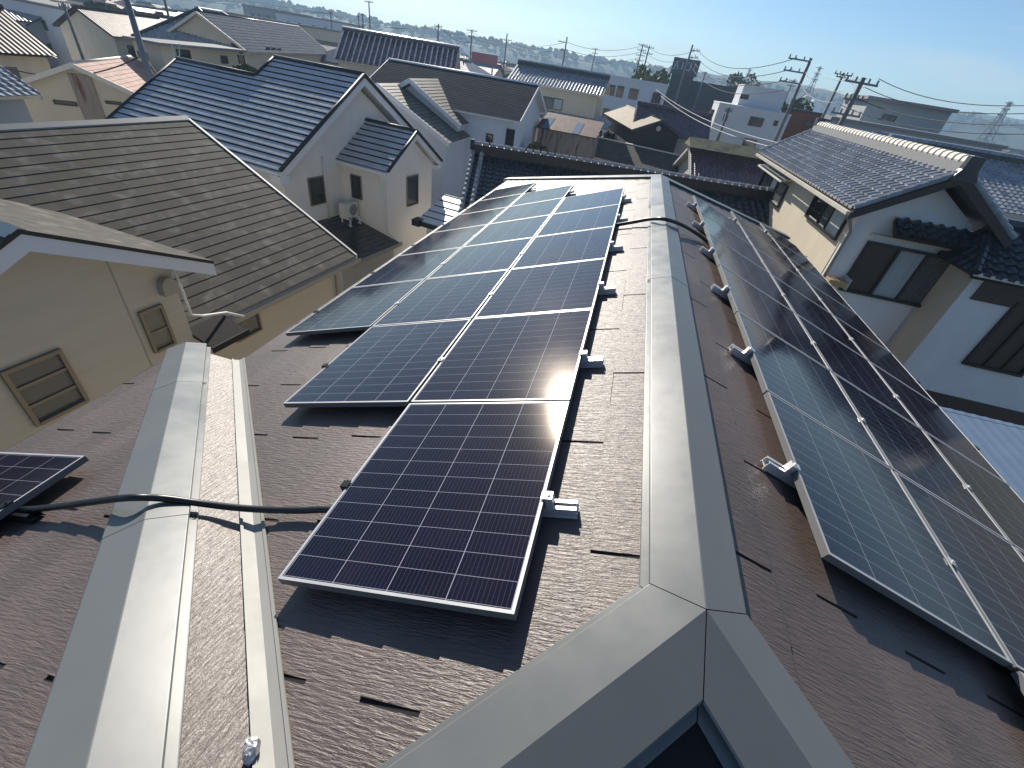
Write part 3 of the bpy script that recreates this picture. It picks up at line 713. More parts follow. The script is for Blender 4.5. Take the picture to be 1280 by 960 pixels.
# projecting gable facing us
gx=.12; xf=gx+.42; xb=-3.9
bp=h.hit(22,288,0,xf); be=h.hit(265,327,0,xf); py_=bp.y; pzp=bp.z; hs=be.y-bp.y; sl=(bp.z-be.z)/hs
wy=hs-.36
mb=MB(); mb.prism([(gx,py_-wy,GZ),(gx,py_+wy,GZ),(gx,py_+wy,pzp-.14-sl*wy),(gx,py_,pzp-.14),(gx,py_-wy,pzp-.14-sl*wy)],(-4.6,0,0)); h.part(mb,'gable_wall',[M['beige']])
for sg in (1,-1):
    e_=py_+sg*hs; z_=pzp-sl*hs
    q=[(xf,e_,z_),(xb,e_,z_),(xb,py_,pzp),(xf,py_,pzp)] if sg>0 else [(xb,e_,z_),(xf,e_,z_),(xf,py_,pzp),(xb,py_,pzp)]
    h.roof(q,'slate',[M['n1roof'],M['n1lip'],M['gutter']],exp=.30,step=.02,lip=1,name='gable_roof',thick=.06)
    a=Vector((xf,py_,pzp+.02)); b=Vector((xf,e_,z_+.02)); h.board(a,b,.05,.03,(1,0,0),'n1lip','verge_cap'); h.board(a-Vector((.01,0,.052)),b-Vector((.01,0,.052)),.18,.03,(1,0,0),'bluewhite','bargeboard')
    mb=MB(); mb.prism([(xf-.02,py_,pzp-.17),(xf-.02,e_,z_-.17),(xf-.02,e_,z_-.19),(xf-.02,py_,pzp-.19)],(-.42,0,0)); h.part(mb,'soffit',[M['bluewhite']])
mb=MB(); mb.prism([(xf+.02,py_-.14,pzp-.06*1.6+.02),(xf+.02,py_,pzp+.05),(xf+.02,py_+.14,pzp-.06*1.6+.02),(xf+.02,py_,pzp+.02)],(xb-xf,0,0)); h.part(mb,'gable_ridge',[M['offwhite']])
# windows, vent hood
h.winpx('x+',gx,[(0,467),(70,433),(110,497),(43,535)],frame='beigeframe',fw=.045,rails=(-.33,.33),glass='greyglass')
h.winpx('x+',gx,[(170,390),(200,380),(219,428),(192,441)],frame='beigeframe',fw=.04,rails=(-.08,),glass='blind')
h.winpx('x+',xw,[(287,400),(320,385),(327,410),(296,428)],frame='beigeframe',fw=.04,glass='greyglass')
vh=h.hit(205,356,0,gx); mb=MB()
for i in range(6):
    t0=math.pi*i/6; t1=math.pi*(i+1)/6
    mb.prism([(gx,vh.y+math.cos(t0)*.11,vh.z+math.sin(t0)*.13),(gx,vh.y+math.cos(t1)*.11,vh.z+math.sin(t1)*.13),(gx,vh.y+math.cos(t1)*.11,vh.z-.12),(gx,vh.y+math.cos(t0)*.11,vh.z-.12)],(.12,0,0))
h.part(mb,'vent_hood',[M['gutter']])
jt=h.hit(165,400,0,gx); mb=MB(); mb.b2((gx-.005,jt.y-.012,GZ),(gx+.004,jt.y+.012,pzp-.25-sl*abs(jt.y-py_))); h.part(mb,'siding_joint',[M['gutter']])
# eave gutter and rain pipe
gy0=h.hit(255,411,0,.08).y; mb=MB()
mb.prism([(.0,0.03,ze-.10),(.11,.03,ze-.02),(.12,.03,ze-.03),(.10,.03,ze-.13),(.0,.03,ze-.13)],(0,gy0-.03,0)); h.part(mb,'gutter',[M['gutter']])
mb=MB(); mb.b2((-.03,gy0,ze-.2),(-.0,-.02,ze-.05)); h.part(mb,'fascia',[M['offwhite']])
ryp=py_+wy
h.tubep([(gx+.06,ryp+.02,pzp-sl*hs-.05),(gx+.06,ryp+.05,ze+.42),(gx+.02,ryp+.25,ze+.30),(gx-.1,ryp+.75,ze+.10),(gx+.04,ryp+.95,ze-.02)],.022,'pipe','rain_pipe')
# little black canopy roof between gable and eave
c0=h.hit(226,388,0,gx+.05); mb=MB(); cy0=ryp+.02; cy1=gy0+.02
if cy1<cy0+.3: cy1=cy0+.55
mb.prism([(gx-.15,cy0,ze+.10),(gx+.36,cy0,ze-.08),(gx+.36,cy0,ze-.14),(gx-.15,cy0,ze+.04)],(0,cy1-cy0+.12,0)); mb.b2((gx+.34,cy0-.02,ze-.16),(gx+.38,cy1+.14,ze-.06))
h.part(mb,'canopy_roof',[M['slit']])
h.tubep([(-.30,-.36,ze-.2),(-.34,-.36,ze-.5),(-.34,-.36,GZ)],.05,'gutter','rain_pipe')
n1=h

# ---------------------------------------------------------------- white house with the blue-black flat tiles
p1=onz(350,215,-2.8)
h=House('house','white house with blue black banded tile roof and small gabled annex, behind the beige house','house',p1,-9.5)
ze=-2.8; yr=4.52; zr=.02; nrm=(0,-(zr-ze),yr)
sc=math.hypot(yr,zr-ze)
st=h.hitp(320,94,(0,0,ze),nrm); st2=h.hitp(345,72,(0,0,ze),nrm); lf=h.hitp(222,77,(0,0,ze),nrm); le=h.hitp(130,152,(0,0,ze),nrm)
xs=(st.x+st2.x)/2; yl=min(yr-.3,(st.y+lf.y)/2); zl=ze+(zr-ze)*yl/yr; xl=(lf.x+le.x)/2
btm=[M['bluetile'],M['bluetiledark'],M['white']]; kb=dict(exp=.30,step=.055,lip=1)
h.roof([(xs,0,ze),(0,0,ze),(0,yr,zr),(xs,yr,zr)],'band',btm,**kb)
h.roof([(xl,0,ze),(xs,0,ze),(xs,yl,zl),(xl,yl,zl)],'band',btm,**kb)
h.roof([(0,2*yr,ze),(xs,2*yr,ze),(xs,yr,zr),(0,yr,zr)],'band',btm,**kb)
h.roof([(xs,2*yl,ze),(xl,2*yl,ze),(xl,yl,zl),(xs,yl,zl)],'band',btm,**kb)
def round_ridge(h,a,b,m='bluetiledark',r=.1,name='ridge_cap'):
    mb=MB(); mb.tube([a,b],r,10); return h.part(mb,name,[M[m]],smooth=True)
round_ridge(h,(xs,yr,zr+.03),(0.03,yr,zr+.03)); round_ridge(h,(xl,yl,zl+.03),(xs,yl,zl+.03))
for (xx,y0,z0,y1,z1) in ((0,0,ze,yr,zr),(xl,0,ze,yl,zl),(xs,yl,zl,yr,zr)):
    round_ridge(h,(xx+.02,y0,z0+.05),(xx+.02,y1,z1+.05),r=.07,name='verge_tile')
round_ridge(h,(.02,2*yr,ze+.05),(.02,yr,zr+.05),r=.07,name='verge_tile')
# bargeboards of the big gable
h.board((-.03,-.02,ze-.02),(-.03,yr,zr-.0),.30,.04,(1,0,0)); h.board((-.03,2*yr+.02,ze-.02),(-.03,yr,zr-.0),.30,.04,(1,0,0))
mb=MB(); mb.b2((-.5,-.02,ze-.42),(.0,.35,ze-.16)); h.part(mb,'boxed_eave',[M['white']])
mb=MB(); mb.b2((xl,-.10,ze-.12),(-.02,-.01,ze-.02)); h.part(mb,'gutter',[M['white']])
xw=-.42
h.gable_walls(xs,xw,.45,2*yr-.45,ze-.12,zr-.34,'x','whitewall'); h.gable_walls(xl+.4,xs+.001,.46,2*yl-.46,ze-.12,zl-.34,'x','whitewall')
h.winpx('x+',xw,[(383,223),(402,219),(408,252),(389,258)],frame='beigeframe',fw=.04,glass='glass')
# annex: gabled box in front of the gable wall
ay0=h.hit(427,203,0,xw).y+.0
fx=None
best=None
for i in range(8,60):                        # front plane where the annex corner meets the left annex wall
    x=xw+i*.05; q=h.hit(483,228,0,x)
    if best is None or abs(q.y-ay0)<best[0]: best=(abs(q.y-ay0),x)
fx=best[1]
ay1=h.hit(540,205,0,fx).y; apk=h.hit(523,178,0,fx); ac=(ay0+ay1)/2; aez=h.hit(490,214,0,fx+.25).z; apz=max(aez+.75,h.hit(519,166,0,fx+.3).z)
oh=.30
slp=(apz-aez)/((ay1-ay0)/2+oh)
for sg in (1,-1):
    e_=ac+sg*((ay1-ay0)/2+oh)
    q=[(fx+.3,e_,aez),(xw,e_,aez),(xw,ac,apz),(fx+.3,ac,apz)] if sg>0 else [(xw,e_,aez),(fx+.3,e_,aez),(fx+.3,ac,apz),(xw,ac,apz)]
    h.roof(q,'band',btm,name='annex_roof',**kb)
    h.board((fx+.27,e_,aez-.02),(fx+.27,ac,apz-.0),.24,.035,(1,0,0))
    round_ridge(h,(fx+.32,e_,aez+.04),(fx+.32,ac,apz+.05),r=.06,name='verge_tile')
    mb=MB(); y2=ac+sg*((ay1-ay0)/2-.0); mb.b2((fx-.06,min(e_,y2),aez-.32),(fx+.27,max(e_,y2),aez-.14)); mb.b2((xw,min(e_-.08,e_+.08),aez-.13),(fx+.25,max(e_-.08,e_+.08),aez-.03)); h.part(mb,'boxed_eave',[M['white']])
round_ridge(h,(xw,ac,apz+.04),(fx+.34,ac,apz+.04),r=.08)
mb=MB(); mb.prism([(xw-.1,ay0,GZ),(xw-.1,ay1,GZ),(xw-.1,ay1,aez-.1),(xw-.1,ac,apz-.2),(xw-.1,ay0,aez-.1)],(fx-xw+.1,0,0)); h.part(mb,'annex_wall',[M['whitewall']])
h.winpx('x+',fx,[(507,221),(521,218),(523,254),(509,258)],frame='beigeframe',fw=.035)
h.winpx('y-',ay0,[(438,218),(451,219),(454,250),(441,247)],frame='beigeframe',fw=.035)
# black lean-to roof in the corner
lq=h.hit(425,262,1,ay0-.6); lz=lq.z-.15; ltop=h.hit(425,246,0,xw).z-.35
za=h.hit(437,268,1,ay0-.02).z
lx1=fx+.55; ly0=ay0-3.2
zt=za; zb=za-.55
mb=MB(); P=[(xw+.0,ly0,zt),(xw+.0,ay0,zt),(lx1,ay0,zb),(lx1,ly0,zb)]
q=[(lx1,ly0,zb),(lx1,ay0-.002,zb),(xw+.002,ay0-.002,zt),(xw+.002,ly0,zt)]
h.roof(q,'slate',[M['kawara'],M['bluetiledark'],M['bluetiledark']],exp=.25,step=.012,lip=1,name='lean_to_roof')
mb=MB(); mb.b2((lx1-.02,ly0,zb-.16),(lx1+.06,ay0+.15,zb-.02)); h.part(mb,'gutter',[M['gutter']])
mb=MB(); mb.b2((xw,ly0+.1,GZ),(lx1-.3,ay0-.001,zb-.11)); h.part(mb,'lean_to_wall',[M['beige']])
h.tubep([(fx+.12,ay0-.06,aez-.12),(fx+.06,ay0-.08,aez-.35),(fx+.06,ay0-.07,zb+.42),(fx+.12,ay0-.02,zb+.26),(lx1-.1,ay0+.02,zb+.03),(lx1,ay0+.02,zb-.05)],.035,'pipe','rain_pipe')
h.tubep([(xw+.06,ay0-1.05,ze+.2),(xw+.06,ay0-1.05,zt-.02)],.03,'pipe','rain_pipe')
n2=h; n2d=dict(xw=xw,fx=fx,ay0=ay0,zt=zt,zb=zb,lx1=lx1,ay1=ay1)
# air conditioner standing on the lean-to roof
acx=xw+.62; acy=ay0-.50; wz=zt+(zb-zt)*(acx-xw)/(lx1-xw)
wp=Vector((n2.o.x+acx*n2.c-acy*n2.s,n2.o.y+acx*n2.s+acy*n2.c,0))
ac_=thing('air_conditioner','cream outdoor air conditioner unit on white legs on the black lean-to roof','air conditioner',(wp.x,wp.y,wz),n2.rz)
mb=MB(); mb.b2((-.16,-.38,.24),(.14,.38,.80)); mb.b2((-.17,-.39,.78),(.15,.39,.81)); mb.build('casing',[M['acwhite']],ac_)
mb=MB(); mb.tube([(.141,.1,.52),(.155,.1,.52)],.22,20); mb.build('fan_grille',[M['acgrille']],ac_)
mb=MB()
for k in range(6): mb.b2((.158,-.12,.33+k*.07),(.163,.32,.34+k*.07))
mb.build('grille_bars',[M['acwhite']],ac_)
for s_y in (-.28,.28):
    mb=MB(); mb.b2((-.18,s_y-.02,.20),(.30,s_y+.02,.24)); mb.b2((-.16,s_y-.02,.0),(-.12,s_y+.02,.2)); mb.b2((.26,s_y-.02,-.10),(.30,s_y+.02,.2)); mb.b2((-.2,s_y-.02,-.05),(.34,s_y+.02,-.02)); mb.build('leg',[M['white']],ac_)

# ---------------------------------------------------------------- low black tiled house right behind the solar roof
a=onz(592,189,-2.0); b=onz(1003,254,-2.0); L=(b-a).length; az=math.degrees(math.atan2((b-a).y,(b-a).x))
h=House('house','low house with glossy black pantile roof and knobbed ridge, directly behind the solar roof','house',a,az)
zr=-2.05; run=4.3; ze=zr-run*.50
km=[M['kawara'],M['kawara'],M['bluetiledark']]; kp=dict(exp=.26,step=.025,w=.30,amp=.045)
h.roof([(0,-run,ze),(L,-run,ze),(L,0,zr),(0,0,zr)],'pan',km,**kp)
h.roof([(L,run,ze),(0,run,ze),(0,0,zr),(L,0,zr)],'pan',km,**kp)
mb=MB(); mb.prism([(-.05,-.11,zr-.08),(-.05,.11,zr-.08),(-.05,.11,zr+.33),(-.05,-.11,zr+.33)],(L+.1,0,0))
n=int(L/.3)
for i in range(n):
    x=i*L/n+.06; mb.tube([(x,0,zr+.35),(x+.24,0,zr+.35)],[.12,.105],8,1)
h.part(mb,'ridge_tiles',[M['bluetiledark'],M['silverkawara']])
for xx in (.0,L):
  for k in (0,1):
    mb=MB(); sgn=1 if xx>0 else -1; n=17
    for i in range(n):
        t0=i/n; t1=(i+1.15)/n; y0=-run*(1-t0); y1=-run*(1-min(1,t1)); z0=ze+(zr-ze)*t0+.12; z1=ze+(zr-ze)*min(1,t1)+.07
        mb.tube([(xx-sgn*.36*k,y0,z0),(xx-sgn*.36*k,y1,z1)],[.10,.085],8)
    h.part(mb,'verge_tiles',[M['silverkawara']],smooth=False)
for xx in (-.14,L-.02):
    mb=MB(); mb.tube([(xx,-.02,zr+.30),(xx+.16,-.02,zr+.30)],.2,10); h.part(mb,'ridge_end_tile',[M['kawara']])
h.gable_walls(.5,L-.5,-run+.6,run-.6,ze+.1,zr-.2,'x','nrwhite')
n4=h
# small white-ribbed roof between the white house and the black one
q=at(552,262,19.5)
h=House('porch','small porch roof with white ribbed tiles in the gap beside the black pantile roof','porch',(q.x-.6,q.y-1.2),-9.5)
h.roof([(0,0,q.z-.3),(1.7,0,q.z-.3),(1.7,2.2,q.z+.35),(0,2.2,q.z+.35)],'band',[M['white'],M['bluetiledark'],M['white']],exp=.45,step=.05,lip=1)
mb=MB(); mb.b2((.3,.3,GZ),(1.5,2.1,q.z-.4)); h.part(mb,'wall',[M['whitewall']])
mb=MB(); mb.b2((0,-.12,q.z-.42),(1.8,.0,q.z-.28)); mb.b2((-.1,-.2,q.z-.45),(.25,.25,q.z-.2)); h.part(mb,'gutter',[M['bluetiledark']])

# ---------------------------------------------------------------- big house on the right
ze=-.62; a=onz(1065,262,ze); b=onz(946,190,ze)
h=House('house','white and tan two storey house with silver black pantiles, right of the solar roof','house',a,0.8)
e2=h.loc(b); LY=e2.y; pk=h.hit(1207,217,1,0.0); rxx=pk.x; zr=pk.z
skm=[M['silverkawara'],M['kawara'],M['bluetiledark']]; kp=dict(exp=.25,step=.045,w=.28,amp=.055)
h.roof([(0,LY,ze),(0,0,ze),(rxx,0,zr),(rxx,LY,zr)],'pan',skm,thick=.16,**kp)
h.roof([(2*rxx,0,ze),(2*rxx,LY,ze),(rxx,LY,zr),(rxx,0,zr)],'pan',skm,thick=.16,**kp)
mb=MB(); mb.prism([(rxx-.16,-.02,zr-.1),(rxx+.16,-.02,zr-.1),(rxx+.13,-.02,zr+.20),(rxx-.13,-.02,zr+.20)],(0,LY+.04,0)); h.part(mb,'ridge_plinth',[M['greytile']])
mb=MB(); n=int(LY/.29)
for i in range(n):
    y=i*LY/n; mb.tube([(rxx,y+.02,zr+.23),(rxx,y+LY/n-.03,zr+.23)],[.15,.13],10)
h.part(mb,'ridge_tiles',[M['offwhite']])
mb=MB(); mb.b2((rxx-.15,LY-.25,zr+.2),(rxx+.15,LY+.1,zr+.48)); h.part(mb,'ridge_end_tile',[M['kawara']])
mb=MB(); mb.prism([(rxx-.30,-.10,zr-.16),(rxx-.17,-.10,zr+.08),(rxx-.15,-.10,zr+.36),(rxx+.15,-.10,zr+.36),(rxx+.17,-.10,zr+.08),(rxx+.30,-.10,zr-.16)],(0,.16,0)); h.part(mb,'ridge_end_tile',[M['kawara']])
for yy,sg in ((0,-1),(LY,1)):
    for xx in (0,2*rxx):
        x0=xx; h.board((x0,yy+sg*.04,ze-.02),(rxx,yy+sg*.04,zr-.02),.21,.05,(0,sg,0),'darkframe','verge_board')
        mb=MB(); n=int(math.hypot(rxx,zr-ze)/.24)
        for i in range(n):
            t0=i/n; t1=(i+1.05)/n; mb.tube([(x0+(rxx-x0)*t0,yy,ze+(zr-ze)*t0+.075),(x0+(rxx-x0)*min(1,t1),yy,ze+(zr-ze)*min(t1,1)+.055)],[.085,.07],8)
        h.part(mb,'verge_tiles',[M['silverkawara']])
mb=MB(); mb.prism([(-.10,-.03,ze-.14),(.0,-.03,ze-.14),(.0,-.03,ze-.05),(-.11,-.03,ze-.05)],(0,LY,0)); h.part(mb,'gutter',[M['offwhite']])
yw=.62; xw=.55
h.gable_walls(xw,2*rxx-.55,yw,LY-.5,ze+.05,zr-.35,'y','nrwhite')
mb=MB(); mb.b2((xw-.02,yw+.25,GZ),(xw+.02,LY-.52,ze-.02)); h.part(mb,'side_wall_cladding',[M['tan']])
h.tubep([(-.02,.1,ze-.12),(.35,.45,ze-.42),(xw-.05,yw-.08,ze-.6),(xw-.05,yw-.08,GZ)],.045,'gutter','rain_pipe')
# front window with shutters, two sashes and frame
W=h.winpx('y-',yw,[(1074,300),(1206,322),(1157,386),(1057,362)],frame='darkframe',fw=.07,mull=(-.30,.28),panes=['brownpanel','curtain','greyglass'],depth=.10)
fwq=[h.hit(x,y,1,yw) for x,y in ((1074,300),(1206,322),(1157,386),(1057,362))]
wz1=max(fwq[0].z,fwq[1].z); wx0=fwq[3].x; wx1=fwq[2].x
mb=MB(); mb.b2((wx0-.25,yw-.16,wz1+.10),(wx1+.18,yw+.0,wz1+.16)); h.part(mb,'window_hood',[M['offwhite']])
h.winpx('x-',xw-.02,[(1024,238),(1062,262),(1050,303),(1008,272)],frame='darkframe',fw=.06,mull=(-.25,.22),panes=['curtain','greyglass','glass'],depth=.08)
fq=[h.hit(x,y,0,xw-.02) for x,y in ((958,214),(988,232),(976,254),(945,240))]
h.winpx('x-',xw-.02,[(958,214),(988,232),(976,254),(945,240)],frame='darkframe',fw=.06,mull=(-.3,.2),panes=['greyglass','curtain','glass'],depth=.10)
mb=MB(); y0,y1=fq[1].y-.1,fq[0].y+.1; zz=max(fq[0].z,fq[1].z)+.05
mb.prism([(xw-.45,y0,zz),(xw-.02,y0,zz+.14),(xw-.02,y0,zz+.19),(xw-.45,y0,zz+.05)],(0,y1-y0,0)); h.part(mb,'window_hood',[M['offwhite']])
# long dark pent roof over the front window
pz=wz1+.62; 
pl=h.hit(1117,283,1,yw-.35); pr_=h.hit(1215,308,1,yw-.35)
h.roof([(pl.x,yw-.62,pl.z-.12),(pr_.x+1.1,yw-.62,pl.z-.12),(pr_.x+1.1,yw-.02,pl.z+.16),(pl.x+.1,yw-.02,pl.z+.16)],'pan',km if False else [M['kawara'],M['kawara'],M['darkframe']],name='pent_roof',thick=.1,**kp)
# projecting bay with a lower hipped tile roof on the right
by=h.hit(1160,440,1,yw); bx=by.x
q0=h.hit(1187,332,1,yw-.0); bay0=q0.x
best=None
for i in range(1,40):
    y=yw-i*.05; q=h.hit(1222,342,1,y)
    if best is None or abs(q.x-bay0)<best[0]: best=(abs(q.x-bay0),y)
byf=best[1]; bzt=h.hit(1200,332,1,(yw+byf)/2).z
mb=MB(); mb.b2((bay0,byf,GZ),(bay0+4.2,yw+.2,bzt)); h.part(mb,'bay_wall',[M['nrwhite']])
mb=MB(); mb.b2((bay0-.012,byf+.02,GZ),(bay0+.0,yw-.002,bzt-.02)); h.part(mb,'bay_side_cladding',[M['tan']])
rzb=bzt+.06; rb0=bay0-.45; ryf=byf-.55; rtop=.95
pkx=h.hit(1222,268,1,yw-.3).x
h.roof([(rb0,ryf,rzb),(bay0+4.4,ryf,rzb),(bay0+4.4,yw,rzb+rtop),(rb0+.1+ (yw-ryf)*.35,yw,rzb+rtop)],'pan',[M['kawara'],M['kawara'],M['darkframe']],name='bay_roof',**kp)
h.roof([(rb0,yw,rzb),(rb0,ryf,rzb),(rb0+.1+(yw-ryf)*.35,yw,rzb+rtop)],'pan',[M['kawara'],M['kawara'],M['darkframe']],name='bay_roof',**kp)
mb=MB(); a=Vector((rb0,ryf,rzb+.06)); b=Vector((rb0+.1+(yw-ryf)*.35,yw,rzb+rtop+.06)); n=8
for i in range(n): mb.tube([a+(b-a)*(i/n),a+(b-a)*((i+1.05)/n)],[.11,.09],8)
mb.tube([b,b+Vector((3.5,0,0))],.12,10); h.part(mb,'hip_tiles',[M['kawara']])
mb=MB()
mb.b2((rb0,ryf-.01,rzb-.01),(rb0+4.3,ryf+.01,rzb+.03))
for i in range(16): mb.tube([(rb0+.12+i*.265,ryf-.04,rzb+.04),(rb0+.12+i*.265,ryf+.02,rzb+.04)],.05,8)
h.part(mb,'eave_tiles',[M['offwhite']])
h.winpx('y-',byf,[(1262,375),(1330,388),(1290,480),(1213,450)],frame='darkframe',fw=.08,mull=(-.3,.3),panes=['brownpanel']*3,depth=.08)
bq=h.hit(1200,350,1,byf); mb=MB(); mb.b2((bay0+.25,byf-.05,bzt-.62),(bay0+4.1,byf+.0,bzt-.12)); h.part(mb,'dark_lintel',[M['brownpanel']])
# lower strip: dark opening and blue carport roof in front
cz=h.hit(1170,490,1,byf).z
mb=MB(); mb.b2((bay0-.9,byf-.03,cz-.75),(bay0+4.0,byf+.05,cz)); h.part(mb,'dark_opening',[M['brownpanel']])
n5=h
q=at(1215,548,9.0)
h=House('carport','carport with pale blue sheet roof below the right edge of the solar roof','carport',(q.x,q.y),0.8)
zc=q.z
h.roof([(-1.2,-4.5,zc-.1),(4,-4.5,zc-.1),(4,.6,zc+.1),(-1.2,.6,zc+.1)],'pan',[M['bluesheet'],M['bluesheet'],M['bluesheet']],exp=5,step=.001,w=.18,amp=.006,thick=.03)
for x in (-1.0,3.8):
    for y in (-4.2,.3):
        mb=MB(); mb.b2((x-.05,y-.05,GZ),(x+.05,y+.05,zc-.14)); h.part(mb,'post',[M['alu']])
# bit of raw timber bracket by the window
tq=h.loc(at(1047,350,11.0))
tb=n5.hit(1047,352,1,yw-.35); mb=MB(); mb.b2((tb.x-.28,yw-.5,tb.z-.10),(tb.x+.22,yw-.2,tb.z+.06)); mb.b2((tb.x+.1,yw-.21,tb.z-.06),(tb.x+.2,yw-.0,tb.z+.02)); n5.part(mb,'shelf_bracket',[M['wood']])
mb=MB(); mb.b2((tb.x+.23,yw-.48,tb.z-.16),(tb.x+.27,yw-.05,tb.z+.16)); n5.part(mb,'bracket_plate',[M['alu']])

# ---------------------------------------------------------------- houses of the middle distance
def corner_house(name,label,px,py,d,rz,cat=None):
    cat=cat or name.replace('_',' ')
    q=at(px,py,d); return House(name,label,cat,q,rz),q.z
def gable_house(h,ze,x0,x1,y0,y1,zr,roofm,kind,wallm,ridge='x',oh=.4,trim='offwhite',ridgem='kawara',stackh=.12,thick=.12,**k):
    """eave rectangle x0..x1, y0..y1"""
    rm=[M[roofm],M[k.pop('lipm',roofm)],M[trim]]
    if ridge=='x':
        c=(y0+y1)/2
        h.roof([(x0,y0,ze),(x1,y0,ze),(x1,c,zr),(x0,c,zr)],kind,rm,thick=thick,**k); h.roof([(x1,y1,ze),(x0,y1,ze),(x0,c,zr),(x1,c,zr)],kind,rm,thick=thick,**k)
        h.gable_walls(x0+oh,x1-oh,y0+oh,y1-oh,ze-thick+oh*.3,zr-thick-.05,'x',wallm)
        a,b=(x0-.02,c,zr),(x1+.02,c,zr)
        for xx,sg in ((x0,-1),(x1,1)):
            for yy in (y0,y1): h.board((xx,yy,ze+.03),(xx,c,zr+.03),.22,.04,(sg,0,0),trim,'verge_board')
    else:
        c=(x0+x1)/2
        h.roof([(x0,y1,ze),(x0,y0,ze),(c,y0,zr),(c,y1,zr)],kind,rm,thick=thick,**k); h.roof([(x1,y0,ze),(x1,y1,ze),(c,y1,zr),(c,y0,zr)],kind,rm,thick=thick,**k)
        h.gable_walls(x0+oh,x1-oh,y0+oh,y1-oh,ze-thick+oh*.3,zr-thick-.05,'y',wallm)
        a,b=(c,y0-.02,zr),(c,y1+.02,zr)
        for yy,sg in ((y0,-1),(y1,1)):
            for xx in (x0,x1): h.board((xx,yy,ze+.03),(c,yy,zr+.03),.22,.04,(0,sg,0),trim,'verge_board')
    if kind=='pan': ridge_tiles(h,a,b,roofm,.13,stackh,base=ridgem)
    else:
        mb=MB(); mb.tube([a,b],.08,8); h.part(mb,'ridge_cap',[M[ridgem]],smooth=True)

# grey slate house with two cross gables
h,ze=corner_house('house','grey slate house with white bargeboards and two cross gables, behind the white house',650,152,30,1)
ze_=ze; rp=h.hit(624,98,0,0); run=rp.y; zr=rp.z
if run<2.5 or run>7: run=4.5; zr=h.hit(624,98,1,4.5).z
gable_house(h,ze_,-10.5,0,0,2*run,zr,'darkroof','slate','bluewhite','x',trim='white',ridgem='white',exp=.22,step=.012)
def cross_gable(h,xc,hw,yf,zpk,zev,yb,lit):
    for sg in (1,-1):
        e=xc+sg*hw
        q=[(e,yf,zev),(e,yb,zev),(xc,yb,zpk),(xc,yf,zpk)] if sg>0 else [(e,yb,zev),(e,yf,zev),(xc,yf,zpk),(xc,yb,zpk)]
        h.roof(q,'slate',[M[lit],M['n1lip'],M['white']],exp=.25,step=.02,lip=1,name='gable_roof')
        h.board((xc,yf,zpk+.03),(e,yf,zev+.03),.26,.05,(0,-1,0),'white','bargeboard')
    mb=MB(); mb.prism([(xc-hw+.35,yf+.4,GZ),(xc+hw-.35,yf+.4,GZ),(xc+hw-.35,yf+.4,zev-.02),(xc,yf+.4,zpk-.28),(xc-hw+.35,yf+.4,zev-.02)],(0,yb-yf-.4,0)); h.part(mb,'gable_wall',[M['bluewhite']])
pk2=h.hit(512,98,1,-1.2); ev2=h.hit(597,161,1,-1.2)
cross_gable(h,pk2.x,max(1.6,min(3.2,ev2.x-pk2.x)),-1.2,pk2.z,ev2.z,run,'tanslate')
pk1=h.hit(472,104,1,-3.4); ev1=h.hit(575,182,1,-3.4)
cross_gable(h,pk1.x,max(1.6,min(4.2,ev1.x-pk1.x)),-3.4,pk1.z,ev1.z,run-1,'tanslate')
h.winpx('y-',.40,[(607,168),(616,166),(616,186),(607,188)],frame='darkframe',fw=.06)
h.winpx('y-',.40,[(632,162),(643,160),(643,182),(632,184)],frame='darkframe',fw=.06)
n3=h

# traditional two storey house with a skirt roof
h,ze=corner_house('house','old two storey house with long grey pantile roof and skirt roof, behind the rusty shed',753,120,46,-1)
ev=h.hit(634,100,1,0); x0=ev.x; rp=h.hit(745,97,1,3.0); zr=rp.z
gable_house(h,ze,x0,0,0,6.0,zr,'silverkawara','pan','cream','x',trim='offwhite',stackh=.3,exp=.26,step=.025,w=.30,amp=.04)
sk=h.hit(755,163,1,-1.5); skt=h.hit(740,150,1,.4)
h.roof([(x0-1,-1.1,sk.z),(1.0,-1.1,sk.z),(-.2,.4,skt.z+.1),(x0,.4,skt.z+.1)],'pan',[M['silverkawara'],M['kawara'],M['offwhite']],name='skirt_roof',exp=.26,step=.025,w=.30,amp=.04)
h.roof([(1.0,-1.1,sk.z),(1.0,6.6,sk.z),(-.3,5.6,skt.z+.1),(-.3,.4,skt.z+.1)],'pan',[M['silverkawara'],M['kawara'],M['offwhite']],name='skirt_roof',exp=.26,step=.025,w=.30,amp=.04)
mb=MB(); mb.b2((x0+.1,-.4,GZ),(.2,6,sk.z-.1)); h.part(mb,'ground_floor_wall',[M['cream']])
h.winpx('y-',.40,[(640,113),(664,117),(662,132),(640,128)],frame='darkframe',fw=.05,mull=(0,),panes=['greyglass','greyglass'])
h.winpx('y-',.40,[(672,119),(704,124),(702,138),(672,134)],frame='darkframe',fw=.05,mull=(.3,),panes=['greyglass','curtain'])
n11=h
# rusty shed
h,ze=corner_house('shed','rusty sheet metal shed with two skylight strips on its roof',738,196,36,-1)
zt=h.hit(738,172,1,0).z; x0=h.hit(671,172,1,0).x
mb=MB(); mb.b2((x0,0,GZ),(0,3.2,zt)); h.part(mb,'wall',[M['shedwall']])
mb=MB(); P=[(x0-.15,-.2,zt),(.15,-.2,zt),(.15,3.4,zt+.75),(x0-.15,3.4,zt+.75)]; mb.prism(P,(0,0,.06)); h.part(mb,'roof',[M['rust']])
for u in (.06,.60):
    xx=x0+(0-x0)*u; mb=MB(); mb.prism([(xx,-.22,zt+.064),(xx+.5,-.22,zt+.064),(xx+.5,2.2,zt+.064+.75*2.42/3.6),(xx,2.2,zt+.064+.75*2.42/3.6)],(0,0,.02)); h.part(mb,'skylight_strip',[M['bluesheet']])
